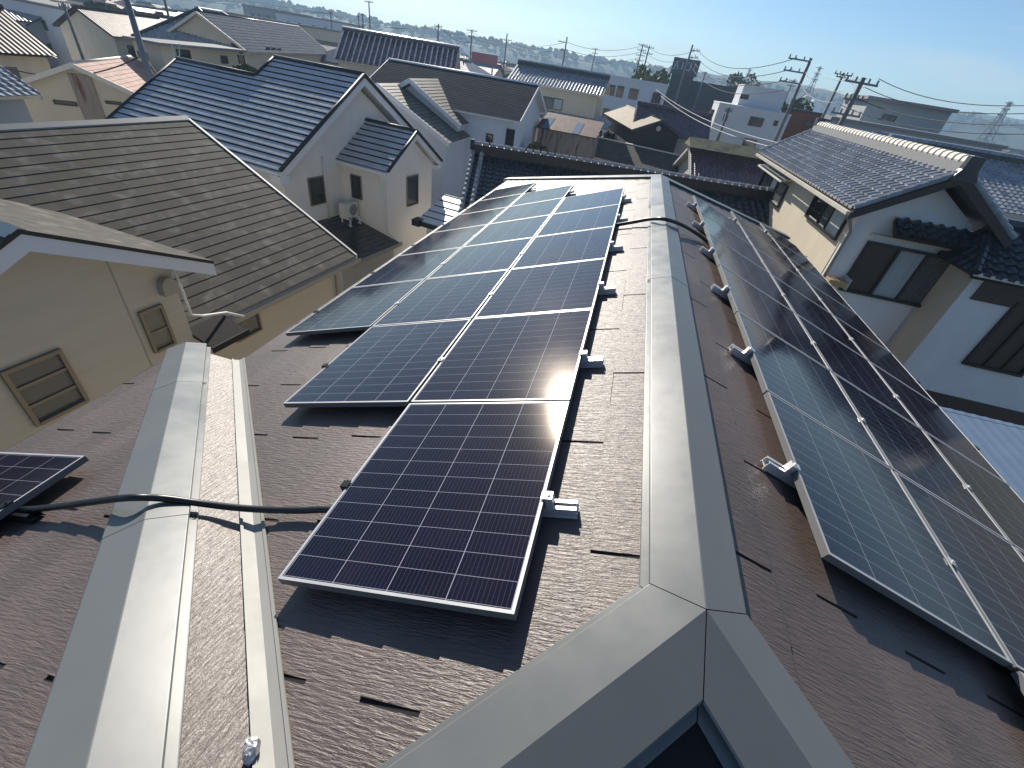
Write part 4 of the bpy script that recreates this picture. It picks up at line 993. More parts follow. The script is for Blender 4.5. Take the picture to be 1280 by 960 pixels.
# dark timber barn with beige roof
h,ze=corner_house('barn','dark timber barn with beige sheet roof and round gable vent',790,162,44,15)
pk=h.hit(828,150,1,0); bw=max(3.2,min(7,pk.x*2)); zr=max(ze+.7,pk.z)
gable_house(h,ze,0,bw,0,14.0,zr,'barnroof','slate','barnwall','y',trim='dark',ridgem='barnroof',exp=3,step=.001)
mb=MB(); mb.tube([(bw/2,.40,ze+.35),(bw/2,.34,ze+.35)],.2,14); h.part(mb,'round_vent',[M['offwhite']])
# brown roofed house beside it
h,ze=corner_house('house','house with plain purple brown roof between barn and white modern house',885,180,47,2)
gable_house(h,ze,-6.8,0,0,6,ze+1.9,'purpletile','pan','cream','x',exp=.26,step=.02,w=.3,amp=.03)
# mossy brown flat-pitched roof, low
a=onz(866,226,-4.3); b=onz(742,196,-4.3); az=math.degrees(math.atan2((a-b).y,(a-b).x))
h=House('house','low house with mossy brown slate roof just beyond the black pantile ridge','house',a,az)
gable_house(h,-4.3,-(a-b).length-1.5,0,0,6.5,-3.2,'mossroof','slate','cream','x',trim='offwhite',ridgem='offwhite',exp=.22,step=.012)
# purple tiled roof with a mossy parapet ridge
a=onz(868,236,-3.9); b=onz(952,240,-3.9)
h=House('house','house with dark purple pantiles and mossy green ridge band, beside the mossy brown roof','house',a,6)
rp=h.hit(842,178,1,4.2)
x1=7.2; zr=-3.9+2.0
gable_house(h,-3.9,-.3,x1,0,8.4,zr,'purpletile','pan','cream','x',exp=.25,step=.025,w=.28,amp=.04,stackh=.1)
mb=MB(); mb.prism([(-.5,3.1,zr+.02),(-.5,5.3,zr+.02),(-.5,4.2,zr+.55)],(x1+1,0,0)); h.part(mb,'ridge_cover',[M['moss']])
# white modern house with a cube on top
h,ze=corner_house('house','white modern house with flat roof and cube shaped upper storey',880,185,55,-2)
h0=h; w1=h.hit(970,187,1,0)
zt=h.hit(985,140,1,0).z; 
xx1=max(6,min(11,w1.x))
zt=h.hit(890,128,1,0).z
mb=MB(); mb.b2((0,0,GZ),(xx1,7,zt)); mb.b2((-.03,-.03,zt),(xx1+.03,7.03,zt+.12)); h.part(mb,'wall',[M['modernwhite']])
cq=[h.hit(920,135,1,2),h.hit(958,140,1,2)]; ct=h.hit(925,104,1,2).z
mb=MB(); mb.b2((cq[0].x,2,zt+.1),(cq[1].x+1.2,7,ct)); h.part(mb,'upper_storey',[M['modernwhite']])
h.winpx('y-',2,[(926,117),(936,119),(935,125),(925,123)],fw=.05); h.winpx('y-',0,[(938,145),(955,148),(952,160),(935,156)],fw=.06,mull=(0,)); h.winpx('y-',0,[(886,136),(893,137),(890,150),(883,148)],fw=.06)
h.winpx('y-',0,[(968,150),(973,151),(971,158),(966,157)],fw=.05); h.winpx('y-',0,[(905,143),(910,144),(908,152),(903,151)],fw=.05); h.winpx('y-',0,[(930,172),(945,175),(943,190),(926,187)],fw=.06)
# long pale apartment block
h,ze=corner_house('apartment_block','long pale flat roofed apartment block with slit windows beyond the barn',835,108,85,-2,'apartment block')
mb=MB(); x0=h.hit(755,100,1,0).x; zt=h.hit(835,108,1,0).z; mb.b2((x0,0,GZ),(0,9,zt)); mb.b2((x0-.1,-.1,zt),(.1,9.1,zt+.25)); h.part(mb,'wall',[M['bluewhite']])
zz=h.hit(795,118,1,0).z
for px in (760,763,766,788,792,796,818,822,826):
    x=h.hit(px,117,1,0).x; h.window('y-',0,x,zz,.45,1.4,fw=.05); h.window('y-',0,x,zz-3.2,.45,1.4,fw=.05)
h.window('y-',0,h.hit(774,119,1,0).x,zz,1.1,1.5,fw=.06)
# dark shop building with a sign tower
h,ze=corner_house('shop_building','dark shop building with a tall square sign tower showing pale lettering',876,78,105,-4,'shop')
zt=h.hit(876,76,1,0).z; zb=h.hit(872,97,1,0).z; x0=h.hit(843,72,1,0).x
mb=MB(); mb.b2((x0,0,zb),(0,1.0,zt)); h.part(mb,'sign_board',[M['sign']])
mb=MB(); mb.b2((x0+.4,.1,GZ),(-.4,.9,zb)); mb.b2((x0-1.5,.95,GZ),(.6,8,zb-2.2)); h.part(mb,'tower',[M['dark']])
def stroke(mb,a,b,y,wd):
    a=Vector((a[0],y,a[1])); b=Vector((b[0],y,b[1])); d=(b-a).normalized(); n=Vector((-d.z,0,d.x))*wd/2; mb.prism([a-n,a+n,b+n,b-n],(0,-.04,0))
mb=MB(); Wd=-x0; zc=(zt*.55+zb*.45); hh=(zt-zb)*.22; cw=Wd*.19
glyph={'A':[((0,-1),(.5,1)),((.5,1),(1,-1)),((.22,-.2),(.78,-.2))],'I':[((.5,-1),(.5,1))],'N':[((0,-1),(0,1)),((0,1),(1,-1)),((1,-1),(1,1))],'O':[((0,-1),(0,1)),((0,1),(1,1)),((1,1),(1,-1)),((1,-1),(0,-1))]}
for i,g in enumerate('AIOI'):
    xo=x0+Wd*.08+i*Wd*.225
    for a,b in glyph[g]: stroke(mb,(xo+a[0]*cw*.8,zc+a[1]*hh),(xo+b[0]*cw*.8,zc+b[1]*hh),-.003,Wd*.035)
h.part(mb,'sign_lettering',[M['signmark']])
x1=h.hit(915,120,1,1).x
mb=MB(); mb.b2((-1.0,1.05,GZ),(max(8,x1),9,h.hit(880,103,1,1).z)); h.part(mb,'hall',[M['dark']])
# brick house
h,ze=corner_house('house','red brick house with flat top right of the white modern house',978,136,62,-2)
x1=h.hit(1020,143,1,0).x; mb=MB(); mb.b2((0,0,GZ),(max(4,x1),6,ze)); h.part(mb,'wall',[M['brick']]); mb=MB(); mb.b2((-.15,-.15,ze),(max(4,x1)+.15,6.15,ze+.2)); h.part(mb,'roof',[M['dark']])
h.winpx('y-',0,[(1008,150),(1016,152),(1014,159),(1006,157)],fw=.05)
# grey low building on the right
h,ze=corner_house('building','long low grey building with flat roof and one dark window beyond the pantile ridge',1040,150,60,-3,'building')
zt=ze; mb=MB(); mb.b2((0,0,GZ),(15,12,zt)); h.part(mb,'wall',[M['moderngrey']]); mb=MB(); mb.b2((-.2,-.2,zt),(15.2,12.2,zt+.3)); h.part(mb,'roof',[M['greytile']])
h,ze=corner_house('building','grey block with a projecting flat roof and dark window on the low grey building',1110,128,78,-3,'building')
mb=MB(); mb.b2((-2,0,GZ),(7,10,ze)); h.part(mb,'wall',[M['moderngrey']]); mb=MB(); mb.b2((-2.6,-.9,ze),(7.2,10.2,ze+.35)); h.part(mb,'roof',[M['greytile']])
h.winpx('y-',0,[(1104,142),(1121,145),(1118,153),(1101,150)],fw=.08,mull=(0,))
# two tile roofs at the right
for i,(px,py,d,lab) in enumerate(((1172,186,34,'left one of two smoked pantile roofs beyond the big right house'),(1206,194,30,'right one of two smoked pantile roofs, cut by the right picture edge'))):
    h,ze=corner_house('house',lab,px,py,d,10)
    zr=ze; gable_house(h,ze-1.6,-3.2,9.5,-3.2,4.4,zr,'silverkawara','pan','nrwhite','y' if False else 'x',exp=.25,step=.025,w=.28,amp=.04,stackh=.2)

# purple-white tile roof beyond the white house
a=at(417,74,58); 
h=House('house','house with long rosy white pantile roof against the horizon behind the grey slate house','house',a,16)
e2=h.hit(520,84,2,a.z); rp=h.hit(419,37,1,4.0); x1=h.hit(574,60,1,4.0).x
gable_house(h,a.z,0,max(12,min(22,x1)),0,8.0,rp.z,'pinktile','pan','cream','x',exp=.34,step=.05,w=.55,amp=.12,stackh=.3,groove=True,lipm='purpletile')
# faded red slate house with the tan gable (left)
h,ze=corner_house('house','tan house with faded red slate roof and gable strip, left of the steel pole',88,78,33,31)
pk=h.hit(88,79,1,0); el=h.hit(38,99,1,0); er=h.hit(172,110,1,0)
hwid=3.4
zr=pk.z; ze=zr-hwid*.42
h2=h
gable_house(h,ze,-hwid,hwid,0,7.5,zr,'pinkslate','slate','cream','y',trim='offwhite',ridgem='offwhite',exp=.28,step=.015)
mb=MB(); mb.b2((-.45,.34,GZ),(.45,.42,zr-.45)); h.part(mb,'wall_strip',[M['shedwall']])
h.winpx('y-',.40,[(68,126),(96,126),(96,131),(68,132)],fw=.04); h.winpx('y-',.40,[(132,127),(152,126),(152,130),(133,131)],fw=.04)
# dark tiled house cut by the left edge
h,ze=corner_house('house','grey house with silver pantiles cut by the left picture edge',52,119,27,5)
gable_house(h,ze,-9,0,-11,0,ze+2.5,'silverkawara','pan','moderngrey','y',exp=.25,step=.025,w=.28,amp=.04)
# hip roof house and flat white building beyond
def two_corner(name,label,pa,pb,z,cat=None):
    a=onz(*pa,z); b=onz(*pb,z); d=b-a
    return House(name,label,cat or name,a,math.degrees(math.atan2(d.y,d.x))),math.hypot(d.x,d.y)
q=at(165,47,60); ze=q.z; h=House('house','pale house with hipped grey pantile roof in front of the hazy town','house',q,24)
L=8.8; run=L/2; D=15.0; zr=ze+run*.62; rm=[M['silverkawara'],M['kawara'],M['offwhite']]; kk=dict(exp=.3,step=.03,w=.34,amp=.05)
h.roof([(0,0,ze),(L,0,ze),(run,run,zr)],'pan',rm,**kk); h.roof([(L,0,ze),(L,D,ze),(run,D-run,zr),(run,run,zr)],'pan',rm,**kk)
h.roof([(L,D,ze),(0,D,ze),(run,D-run,zr)],'pan',rm,**kk); h.roof([(0,D,ze),(0,0,ze),(run,run,zr),(run,D-run,zr)],'pan',rm,**kk)
mb=MB(); mb.b2((.5,.5,GZ),(L-.5,D-.5,ze-.1)); h.part(mb,'wall',[M['cream']])
h.window('y-',.5,2.6,ze-1.5,1.7,1.0,fw=.07,mull=(0,)); h.window('y-',.5,6.2,ze-1.5,1.2,1.0,fw=.07)
for s_ in ((0,0),(L,0),(L,D),(0,D)):
    mb=MB(); mb.tube([(s_[0],s_[1],ze+.08),(run,run if s_[1]==0 else D-run,zr+.1)],.14,8); h.part(mb,'hip_tiles',[M['kawara']])
mb=MB(); mb.tube([(run,run,zr+.1),(run,D-run,zr+.1)],.16,8); h.part(mb,'ridge_tiles',[M['kawara']])
ze=-.85; h,L=two_corner('building','cream flat roofed building with dark windows in front of the hipped pantile house',(200,57),(310,66),ze)
mb=MB(); mb.b2((.4,.5,GZ),(L-.3,2.6,ze)); h.part(mb,'wall',[M['cream']]); mb=MB(); mb.b2((0,0,ze),(L,2.8,ze+.14)); h.part(mb,'roof',[M['greytile']])
h.winpx('y-',.5,[(220,61),(237,63),(239,76),(222,76)],fw=.06); h.winpx('y-',.5,[(275,69),(284,70),(285,80),(277,79)],fw=.05,mull=(0,)); h.winpx('y-',.5,[(297,68),(305,69),(306,80),(298,79)],fw=.05)
ze=-1.5; h,L=two_corner('house','long house with plain grey blue roof and three square windows before the hazy town',(310,65),(415,68),ze)
gable_house(h,ze,0,L,0,8,ze+2.4,'plainroof','slate','cream','x',trim='offwhite',exp=.4,step=.02)
for q in (([(330,57),(336,58),(336,64),(330,63)]),):pass
for k in range(3): h.winpx('y-',.4,[(332+7*k,58+.8*k),(337+7*k,58.6+.8*k),(338+7*k,65+.8*k),(333+7*k,64+.8*k)],fw=.06)
# ================================================================== GROUND, HILLS, HAZE
mb=MB(); n=72; RG=1180
mb.mesh([(0,0,GZ)]+[(RG*math.cos(2*math.pi*i/n),RG*math.sin(2*math.pi*i/n),GZ) for i in range(n)],[(0,i+1,(i+1)%n+1) for i in range(n)])
tag(mb.build('ground',[M['ground']]),kind='structure')
mb=MB(); mb.b2((-400,30.5,GZ+.002),(400,35.0,GZ+.006)); tag(mb.build('road',[M['asphalt']]),kind='structure')
mb=MB(); mb.b2((-16.5,-60,GZ+.008),(-12.8,30.4,GZ+.012)); mb.b2((20,35.1,GZ+.008),(24.5,600,GZ+.012)); mb.b2((-34,35.1,GZ+.008),(-30,600,GZ+.012)); tag(mb.build('side_road',[M['asphalt']]),kind='structure')
from mathutils import noise
def hill(name,d0,wd,az0,az1,hfun,seed):
    mb=MB(); nA_=220; nR=9; V=[]; F=[]
    for i in range(nA_+1):
        a=R(az0+(az1-az0)*i/nA_)
        for j in range(nR+1):
            t=j/nR; d=d0+wd*t; x=d*math.sin(a); y=d*math.cos(a)
            hh=hfun(math.degrees(a))*math.sin(math.pi*min(1,t*1.0))**.7 if 0<t<1 else 0
            hh+=(noise.noise(Vector((x*.045,y*.045,seed)))*3.2+noise.noise(Vector((x*.15,y*.15,seed+4)))*1.6)*(1 if 0<t<1 else 0)
            V.append((x,y,GZ-.3+max(0,hh)))
    for i in range(nA_):
        for j in range(nR): a=i*(nR+1)+j; F.append((a,a+nR+1,a+nR+2,a+1))
    mb.mesh(V,F); tag(mb.build(name,[M['hill']],None,True),kind='structure')
hill('hills',760,240,-80,75,lambda a:25+7*math.exp(-((a-2)/9)**2)+9*math.exp(-((a-17)/9)**2)+5*math.exp(-((a-32)/10)**2)+5*noise.noise(Vector((a*.13,2,0))),1.7)
hill('hills',1020,140,-80,80,lambda a:33+9*noise.noise(Vector((a*.06,7,0)))+8*math.exp(-((a-30)/7)**2),5.1)
# crowns of the far wood as one mass
wr=random.Random(5); bm=bmesh.new()
ico=bmesh.new(); bmesh.ops.create_icosphere(ico,subdivisions=1,radius=1.0); IV=[v.co.copy() for v in ico.verts]; IF=[tuple(v.index for v in f.verts) for f in ico.faces]; ico.free()
mb=MB()
for i in range(3200):
    a=R(wr.uniform(-75,50)); d=wr.choice((wr.uniform(430,760),wr.uniform(790,880),wr.uniform(820,880)))
    if d<760 and wr.random()<.45: continue
    x,y=d*math.sin(a),d*math.cos(a); r=wr.uniform(2.2,4.6); zz=GZ+r*.6 if d<760 else GZ+24+r*wr.uniform(-.6,1.2)
    if d<760: zz+=wr.uniform(0,2)
    ph=wr.uniform(0,6)
    mb.mesh([(x+v.x*r*(1+.3*math.sin(v.y*5+ph)),y+v.y*r,zz+v.z*r*(.9+.3*math.sin(v.x*4+ph))) for v in IV],IF)
tag(mb.build('far_wood',[M['hill']]),kind='stuff')
hz=MB(); hz.b2((-1250,-600,GZ-1),(1250,1250,46))
hm=bpy.data.materials.new('haze'); hm.use_nodes=True; t=hm.node_tree; t.nodes.clear()
pv=t.nodes.new('ShaderNodeVolumePrincipled'); pv.inputs['Color'].default_value=(.52,.76,1,1); pv.inputs['Density'].default_value=.00075; pv.inputs['Anisotropy'].default_value=.1
ot=t.nodes.new('ShaderNodeOutputMaterial'); t.links.new(pv.outputs[0],ot.inputs['Volume'])
tag(hz.build('haze',[hm]),kind='stuff')

# ================================================================== TREES
def tree(px,py,d,h_,rad,label,leafm='leaf',seed=1,n=1100,group=None):
    q=at(px,py,d); top=q.z; r_=random.Random(seed)
    root=thing('tree',label,'tree',(q.x,q.y,GZ),0,group); H=top-GZ
    mb=MB(); mb.tube([(0,0,0),(.05,.03,H*.35),(0,.05,H*.7)],[.16,.12,.05],7)
    for k in range(5):
        a=r_.uniform(0,6.28); mb.tube([(0,0,H*.4+k*.25),(math.cos(a)*rad*.5,math.sin(a)*rad*.5,H*.6+k*.2)],[.06,.02],5)
    mb.build('trunk',[M['bark']],root)
    mb=MB(); cz=H-h_/2; blobs=[(r_.gauss(0,.4)*rad,r_.gauss(0,.4)*rad,cz+r_.uniform(-.42,.36)*h_,r_.uniform(.3,.55)*rad) for _ in range(9)]
    for k in range(n):
        bx,by,bz,br=r_.choice(blobs); u=Vector((r_.gauss(0,1),r_.gauss(0,1),r_.gauss(0,1))).normalized()*br*r_.uniform(.6,1.05)
        c=Vector((bx,by,bz))+u; sz=r_.uniform(.22,.46)*(rad/2.2)**.5; a1=Vector((r_.gauss(0,1),r_.gauss(0,1),r_.gauss(0,1))).normalized(); a2=a1.orthogonal().normalized()
        mb.face([c+a1*sz,c+a2*sz*.7,c-a1*sz,c-a2*sz*.7])
    mb.build('crown',[M[leafm]],root)
for i,(px,py,d,hh,rad,lab,lm) in enumerate((
 (823,92,96,5,4.2,'yellow green tree left of the sign tower','leafy'),(797,97,100,2.6,2.6,'low orange tinted tree above the pale apartment block','leafy'),
 (926,95,150,7,4.8,'round dark tree on the skyline right of the dark shop','leaf'),(970,122,75,4,3,'dark round tree behind the white cube shaped house','leaf'),
 (990,130,90,4,3.4,'bushy tree left of the tall crossarm pole','leaf'),(765,172,52,1.6,1.5,'small dark shrub beside the timber barn','leaf'),
 (678,187,33,1.0,.9,'pale flowering shrub in front of the rusty shed','leafy'),(322,86,40,1.5,1.4,'grey green garden tree above the blue black roof','leaf'))):
    tree(px,py,d,hh,rad,lab,lm,seed=20+i)

# ================================================================== POLES AND WIRES
def pole(px,py,d,label,r=.13,arms=((.35,1.6),),az=0.,mt='concrete',side=0,tr=0,group='utility poles over the town'):
    q=at(px,py,d); H=q.z-GZ; root=thing('utility_pole',label,'utility pole',(q.x,q.y,GZ),R(az),group)
    mb=MB(); mb.tube([(0,0,0),(0,0,H*.5),(0,0,H)],[r*1.25,r*1.05,r*.8],10); mb.build('pole',[M[mt]],root,True)
    for dz,L in arms:
        mb=MB(); c=side*L/2; mb.b2((c-L/2,-.06,H-dz-.05),(c+L/2,.02,H-dz+.05))
        for k in (-.46,-.2,.2,.46): mb.tube([(c+k*L,-.02,H-dz+.05),(c+k*L,-.02,H-dz+.24)],.05,6)
        mb.build('crossarm',[M['steel'] if mt!='wood' else M['bark']],root)
    for k in range(tr):
        mb=MB(); mb.tube([(.32*(1 if k%2 else -1),-.15,H-2.9),(.32*(1 if k%2 else -1),-.15,H-2.2)],.2,10); mb.build('transformer',[M['steel']],root)
    return q
PT={}
PT['big']=pole(1080,97,34,'dark pole with two long crossarms standing behind the pantile ridge',.15,((.25,2.0),(1.0,1.1),(1.7,1.8),(4.1,1.4)),20,tr=1)
PT['tall']=pole(1014,73,48,'tall concrete pole with three stacked side arms, left of two others',.14,((.2,1.7),(.95,1.7),(1.65,1.7)),10,side=-1)
PT['mid']=pole(1055,91,60,'slim pole with one crossarm between two darker poles',.13,((.15,1.7),(.35,1.1)),10)
PT['sign']=pole(866,56,82,'concrete pole with side brackets standing before the sign tower',.15,((.6,1.2),(1.4,1.2),(2.1,1.2)),0,side=1)
PT['pair']=pole(812,57,105,'taller pole of the close pair left of the sign tower',.15,((.3,1.8),(1.2,1.8)),0)
PT['pair2']=pole(804,55,110,'pole bristling with insulators, left one of the close pair',.14,((.2,1.7),(1.0,1.7),(1.8,1.7),(2.6,1.7)),0)
PT['c']=pole(709,46,110,'thin pole above the end of the long grey pantile ridge',.15,((.9,1.6),(2.2,1.2)),0,side=-1)
PT['d']=pole(634,42,130,'pole with crossarm on the skyline above the two pale roofs',.16,((1.2,2.6),),0)
PT['e']=pole(590,37,120,'pole with a dense frame of arms right of the rosy white roof',.15,((.2,2.2),(1.2,2.2),(2.2,2.2)),0)
PT['f']=pole(548,30,115,'dark pole directly above the rosy white roof',.17,((.4,1.6),),0)
PT['g']=pole(461,1,120,'tall thin pole with short top arm above the rosy white roof',.14,((.2,1.8),),0)
PT['h']=pole(413,14,140,'thin distant pole left of the rosy white roof',.14,((.3,1.2),),0)
PT['i']=pole(448,20,150,'one of two short poles beside the tall thin pole, left one',.18,((.2,.8),),0)
PT['j']=pole(453,17,150,'one of two short poles beside the tall thin pole, right one',.2,((.2,.8),),0)
PT['k']=pole(745,60,150,'distant pole with wires above the wooded hill, centre of the skyline',.15,((.3,2.0),(1.2,1.6)),0)
PT['l']=pole(912,134,48,'short dark stub pole in front of the white modern house',.12,((.3,.6),),0)
PT['m']=pole(882,90,100,'dark stub pole on the shop building beside the sign tower',.16,((.2,.6),),0)
PT['n']=pole(992,100,110,'small cluttered pole left of the tall three armed pole',.12,((.2,1.6),(.9,1.6)),20)
PT['o']=pole(1096,124,120,'faint pole beyond the grey block',.12,((.2,1.4),),20)
PT['lf']=pole(141,-60,30,'close leaning looking steel pole on the left, with a bracket, before the hazy town',.13,((3.5,.5),),0,mt='steel')
PT['lf2']=pole(202,-14,75,'thin pole above the small gabled house on the upper left',.15,((.4,1.4),),0)
PT['lf3']=pole(78,2,70,'thin faint pole at the upper left among tiled roofs',.12,((.4,1.2),),0)
def wire(a,b,label,sag=.6,r=.018,m='wire'):
    a=Vector(a); b=Vector(b); L=(b-a).length; mb=MB(); n=14
    mb.tube([a+(b-a)*(i/n)-Vector((0,0,sag*4*(i/n)*(1-i/n))) for i in range(n+1)],r,5); o=mb.build('power_line',[M[m]])
    tag(o,label,'wire','overhead wires')
def W(p,dz=0,dx=0,dy=0): return PT[p]+Vector((dx,dy,dz))
names=['top','second','third','fourth']
for k in range(4):
    wire(W('tall',-.1-.7*k,-1),W('sign',-.3-.7*k,.6),'%s overhead wire between the sign tower pole and the tall three armed pole'%names[k],1.4,.03)
for k in range(3):
    wire(W('tall',-.1-.75*k),W('big',-.2-.5*k,-.6),'%s overhead wire from the tall three armed pole to the dark crossarm pole'%names[k],.4,.014)
    wire(W('mid',.1,-.8+.8*k),W('big',.0-.4*k,.3),'%s overhead wire from the slim pole to the dark crossarm pole'%names[k],.3,.014)
for k,(py,d) in enumerate(((121,30),(131,30),(146,28),(158,28))):
    wire(W('big',.05-.45*k,.7-.4*k),at(1330,py+8,d),'%s overhead wire running from the dark crossarm pole out past the right picture edge'%names[k],.5,.017)
for k in range(3):
    wire(W('sign',-.6-.8*k,.6),W('pair',-.3-1.0*k),'%s overhead wire between the close pair of poles and the sign tower pole'%names[k],.8,.03)
    wire(W('pair2',-.3-.9*k),W('c',-.8-1.1*k),'%s overhead wire between the thin pole and the close pair of poles'%names[k],1.0,.03)
    wire(W('c',-.8-1.1*k),W('d',-1.2-.5*k),'%s overhead wire between the skyline pole and the thin pole'%names[k],.9,.03)
    wire(W('d',-1.2,-.8+.8*k),W('e',-.3-.9*k),'%s overhead wire between the skyline pole and the densely framed pole'%names[k],.8,.03)
    wire(W('f',-.4,-.5+.5*k),W('e',-.3-.9*k),'%s overhead wire between the densely framed pole and the dark pole'%names[k],.9,.03)
    wire(W('f',-.4,-.5+.5*k),W('h',-.4,-.5+.5*k),'%s overhead wire left from the dark pole above the rosy white roof'%names[k],1.2,.03)
    wire(W('h',-.4,-.5+.5*k),at(150,-40+10*k,160),'%s overhead wire along the skyline above the upper left town'%names[k],1.0,.03)
for k,(a,b) in enumerate((((820,112,40),(1010,186,27)),((826,120,40),(1000,191,27)))):
    wire(at(*a),at(*b),['upper','lower'][k]+' pale wire hanging in front of the white modern house',.5,.022,'palewire')
for k in range(2): wire(W('lf',-3.6,.2*k),at(215+9*k,55,36),['left','right'][k]+' pale cable drooping from the close steel pole past the hipped house',1.3,.03,'palewire')
wire(W('lf',-3.4),at(-30,72,40),'dark cable from the close steel pole to the left picture edge',.8,.03)
def lattice(px,py,d,label,bw=5.,group='lattice pylons on the horizon'):
    q=at(px,py,d); H=q.z-GZ; root=thing('lattice_tower',label,'pylon',(q.x,q.y,GZ),.4,group); mb=MB(); r=.22
    def w_(t): return bw*(1-t)**1.3/2+.35
    for sx,sy in ((1,1),(1,-1),(-1,1),(-1,-1)):
        mb.tube([(sx*w_(t),sy*w_(t),H*t) for t in (0,.25,.5,.75,1)],r,4)
    for k in range(10):
        t0,t1=k/10,(k+1)/10
        for s in (1,-1):
            mb.tube([(-w_(t0),s*w_(t0),H*t0),(w_(t1),s*w_(t1),H*t1)],r*.6,4); mb.tube([(s*w_(t0),-w_(t0),H*t0),(s*w_(t1),w_(t1),H*t1)],r*.6,4)
    mb.build('frame',[M['steel']],root)
    for t in (.78,.88,.97):
        mb=MB(); mb.tube([(-bw*.45,0,H*t),(bw*.45,0,H*t)],r*.8,4); mb.build('crossarm',[M['steel']],root)
lattice(1026,83,430,'faint lattice pylon between the tall three armed pole and the slim pole',7)
lattice(1264,127,330,'faint lattice pylon near the right picture edge',6)
lattice(938,86,520,'very faint lattice pylon above the white modern house',6)
# far block on the hill
for px,py,wd,dd,lab in ((1018,127,16,700,'small pale block on the wooded hill under the faint pylon'),(1165,138,40,640,'wide pale hazy building on the skyline at the right')):
    q=at(px,py,dd); e=thing('distant_building',lab,'building',(q.x,q.y,GZ),0); mb=MB(); mb.b2((-wd/2,-6,0),(wd/2,6,q.z-GZ)); mb.b2((-wd*.15,-5,q.z-GZ),(wd*.3,5,q.z-GZ+2)); mb.build('wall',[M['modernwhite']],e)
q=at(606,67,120); e=thing('sign','faded red sign board beyond the two pale roofs','sign',(q.x,q.y,GZ)); mb=MB(); mb.b2((-3,-.15,q.z-GZ-1.8),(3,.15,q.z-GZ)); mb.build('board',[M['redsign']],e)
for x in (-2,2):
    mb=MB(); mb.b2((x-.12,-.1,0),(x+.12,.14,q.z-GZ-1.7)); mb.build('post',[M['steel']],e)

# ================================================================== THE HAZY TOWN
town=[]
def proto_house(i,label,roofm,wallm,W_,D_,he,pit,hip):
    e=thing('distant_house',label,'house',(0,0,0),0,'houses of the hazy town')
    o=.5; x0,x1,y0,y1=-W_/2-o,W_/2+o,-D_/2-o,D_/2+o; rh=(D_/2+o)*pit; zt=he+rh
    mb=MB(); mb.prism([(-W_/2,-D_/2,0),(W_/2,-D_/2,0),(W_/2,D_/2,0),(-W_/2,D_/2,0)],(0,0,he)) 
    if not hip: mb.prism([(-W_/2,-D_/2,he+.001),(-W_/2,D_/2,he+.001),(-W_/2,0,he+D_/2*pit)],(W_,0,0))
    w_=mb.build('wall',[M[wallm]],e)
    mb=MB(); c=(y1-y0)/2 if hip else 0
    def quad(P):
        O,U,V,n=frame_of(P); mb.face(P,0,[((Vector(q)-O).dot(U),(Vector(q)-O).dot(V)) for q in P]); mb.face([Vector(q)-n*.14 for q in P][::-1],0)
    quad([(x0,y0,he),(x1,y0,he),(x1-c,0,zt),(x0+c,0,zt)]); quad([(x1,y1,he),(x0,y1,he),(x0+c,0,zt),(x1-c,0,zt)])
    if hip: quad([(x1,y0,he),(x1,y1,he),(x1-c,0,zt)]); quad([(x0,y1,he),(x0,y0,he),(x0+c,0,zt)])
    mb.tube([(x0+c-.1,0,zt+.05),(x1-c+.1,0,zt+.05)],.16,6); mb.build('roof',[M[roofm]],e)
    for (x,z,ww,hh) in ((-W_*.27,he-1.3,1.7,1.1),(W_*.2,he-1.3,1.7,1.1),(-W_*.2,he-4.2,2.4,1.8)):
        if z<.8: continue
        mb=MB(); mb.b2((x-ww/2,-D_/2-.05,z-hh/2),(x+ww/2,-D_/2+.02,z+hh/2)); mb.build('window',[M['glass']],e)
    mb=MB(); mb.b2((W_/2-.02,-.9,he-1.9),(W_/2+.05,.7,he-.8)); mb.build('window',[M['glass']],e)
    return e
M['farblue']=tile_material('far_blue_tile',(.11,.13,.16),.4,.15,.3,.3,bumpw=.3)
M['farsilver']=tile_material('far_silver_tile',(.14,.15,.165),.35,.15,.3,.3,bumpw=.3)
M['farbrown']=tile_material('far_brown_tile',(.12,.085,.07),.5,.2,.3,.3,bumpw=.3)
M['fartan']=tile_material('far_tan_roof',(.26,.22,.17),.6,.15,.5,.3)
M['farred']=tile_material('far_red_tile',(.26,.12,.09),.5,.2,.3,.3,bumpw=.3)
specs=[('distant house with blue grey tiled gable roof and cream walls','farblue','cream',10,7.5,5.6,.5,False),('distant house with silver tiled hipped roof and white walls','farsilver','whitewall',11,8,5.7,.48,True),
 ('distant house with brown tiled gable roof and tan walls','farbrown','tan',9,7,5.5,.5,False),('distant house with pale tan roof and white walls','fartan','modernwhite',9,7,5.8,.4,False),
 ('distant low house with silver tiled gable roof and grey walls','farsilver','moderngrey',13,8,3.4,.5,False),('distant house with reddish hipped roof and cream walls','farred','cream',9,8,5.6,.45,True),
 ('distant house with blue tiled hipped roof and pale blue walls','farblue','bluewhite',10,8,5.8,.5,True),('distant low house with brown roof and dark walls','farbrown','dark',12,7,3.2,.42,False)]
protos=[proto_house(i,*s) for i,s in enumerate(specs)]; first=[True]*len(protos)
tr_=random.Random(23); placed=[]
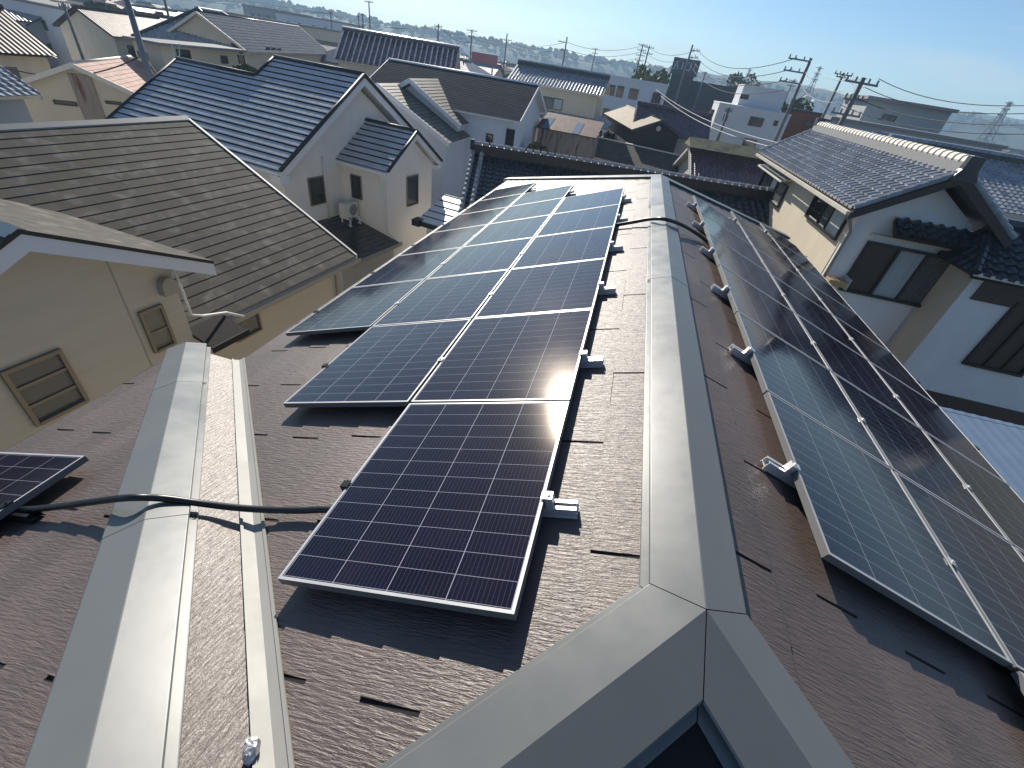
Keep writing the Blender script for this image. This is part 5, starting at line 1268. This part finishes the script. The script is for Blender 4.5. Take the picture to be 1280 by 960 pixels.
# ground already taken by the houses above (x, y, radius)
for o in list(scene.objects):
    if o.type=='EMPTY' and o.get('category') in ('house','barn','shed','building','shop','apartment block') and o.name.split('.')[0]!='distant_house':
        placed.append((o.location.x,o.location.y,11.0))
placed+= [(0,4,14)]
cnt=0; rows=0
while cnt<292 and rows<9000:
    rows+=1
    az=tr_.uniform(-74,48); d=44+tr_.random()**1.4*310
    x,y=CAM.x+d*math.sin(R(az)),CAM.y+d*math.cos(R(az))
    if az>-34 and d<75: continue
    if az>-22 and d<100: continue
    if 29<y<37: continue
    k=tr_.randrange(len(specs)) if d>70 else tr_.choice((0,1,2,4,6))
    rad=6.2
    if any((x-a)**2+(y-b)**2<(rad+c)**2*.68 for a,b,c in placed): continue
    placed.append((x,y,rad)); cnt+=1
    e=protos[k]
    if first[k]: first[k]=False
    else: e=copy_thing(protos[k])
    e.location=(x,y,GZ); e.rotation_euler=(0,0,R(tr_.choice((-12,-4,3,78,86,92,-20))+tr_.uniform(-4,4)))
# garden trees between the far houses
gt=[]
for k in range(3):
    q=CAM; e=thing('tree','small rounded garden tree between the distant houses','tree',(0,0,GZ),0,'garden trees of the hazy town'); r_=random.Random(60+k); H=3.2+k
    mb=MB(); mb.tube([(0,0,0),(0,.05,H*.7)],[.14,.06],6); mb.build('trunk',[M['bark']],e)
    mb=MB(); bl=[(r_.gauss(0,.5),r_.gauss(0,.5),H*.45+r_.random()*H*.45,r_.uniform(.6,1.1)) for _ in range(7)]
    for _ in range(320):
        bx,by,bz,br=r_.choice(bl); u=Vector((r_.gauss(0,1),r_.gauss(0,1),r_.gauss(0,1))).normalized(); c=Vector((bx,by,bz))+u*br*r_.uniform(.6,1.05); a1=Vector((r_.gauss(0,1),r_.gauss(0,1),r_.gauss(0,1))).normalized(); a2=a1.orthogonal(); z_=r_.uniform(.2,.38)
        mb.face([c+a1*z_,c+a2*z_*.7,c-a1*z_,c-a2*z_*.7])
    mb.build('crown',[M['leaf' if k!=1 else 'leafy']],e); gt.append([e,True])
n_=0
for _ in range(4000):
    if n_>=110: break
    az=tr_.uniform(-72,46); d=48+tr_.random()**1.3*230; x,y=CAM.x+d*math.sin(R(az)),CAM.y+d*math.cos(R(az))
    if 29<y<37 or (az>-22 and d<60) or (az<-30 and d<80): continue
    if any((x-a)**2+(y-b)**2<(c*.8+.6)**2 for a,b,c in placed): continue
    k=tr_.randrange(3); e=gt[k][0] if gt[k][1] else copy_thing(gt[k][0]); gt[k][1]=False; n_+=1
    e.location=(x,y,GZ); e.rotation_euler=(0,0,tr_.uniform(0,6)); sc_=tr_.uniform(.8,1.5); e.scale=(sc_,sc_,sc_)
# a few flat-roofed blocks standing out of the town
for i,(px,py,d,wd,hh,mt,lab) in enumerate(((325,10,190,16,0,'moderngrey','grey flat block breaking the skyline at the upper left'),(378,21,170,22,0,'bluewhite','long pale blue hall on the skyline left of the rosy white roof'),(300,20,120,26,0,'cream','long cream flat roofed hall among the roofs of the upper left'),(55,8,95,26,0,'bluewhite','pale blue hall with small dark windows at the upper left'))):
    q=at(px,py,d); e=thing('building',lab,'building',(q.x,q.y,GZ),R(-14)); mb=MB(); mb.b2((-wd/2,0,0),(wd/2,12,q.z-GZ)); mb.build('wall',[M[mt]],e)
    mb=MB(); mb.b2((-wd/2-.2,-.2,q.z-GZ),(wd/2+.2,12.2,q.z-GZ+.3)); mb.build('roof',[M['greytile']],e)
    for u in (-.3,-.1,.15,.35):
        mb=MB(); mb.b2((wd*u,-.05,q.z-GZ-2.6),(wd*u+1.4,.02,q.z-GZ-1.5)); mb.build('window',[M['glass']],e)
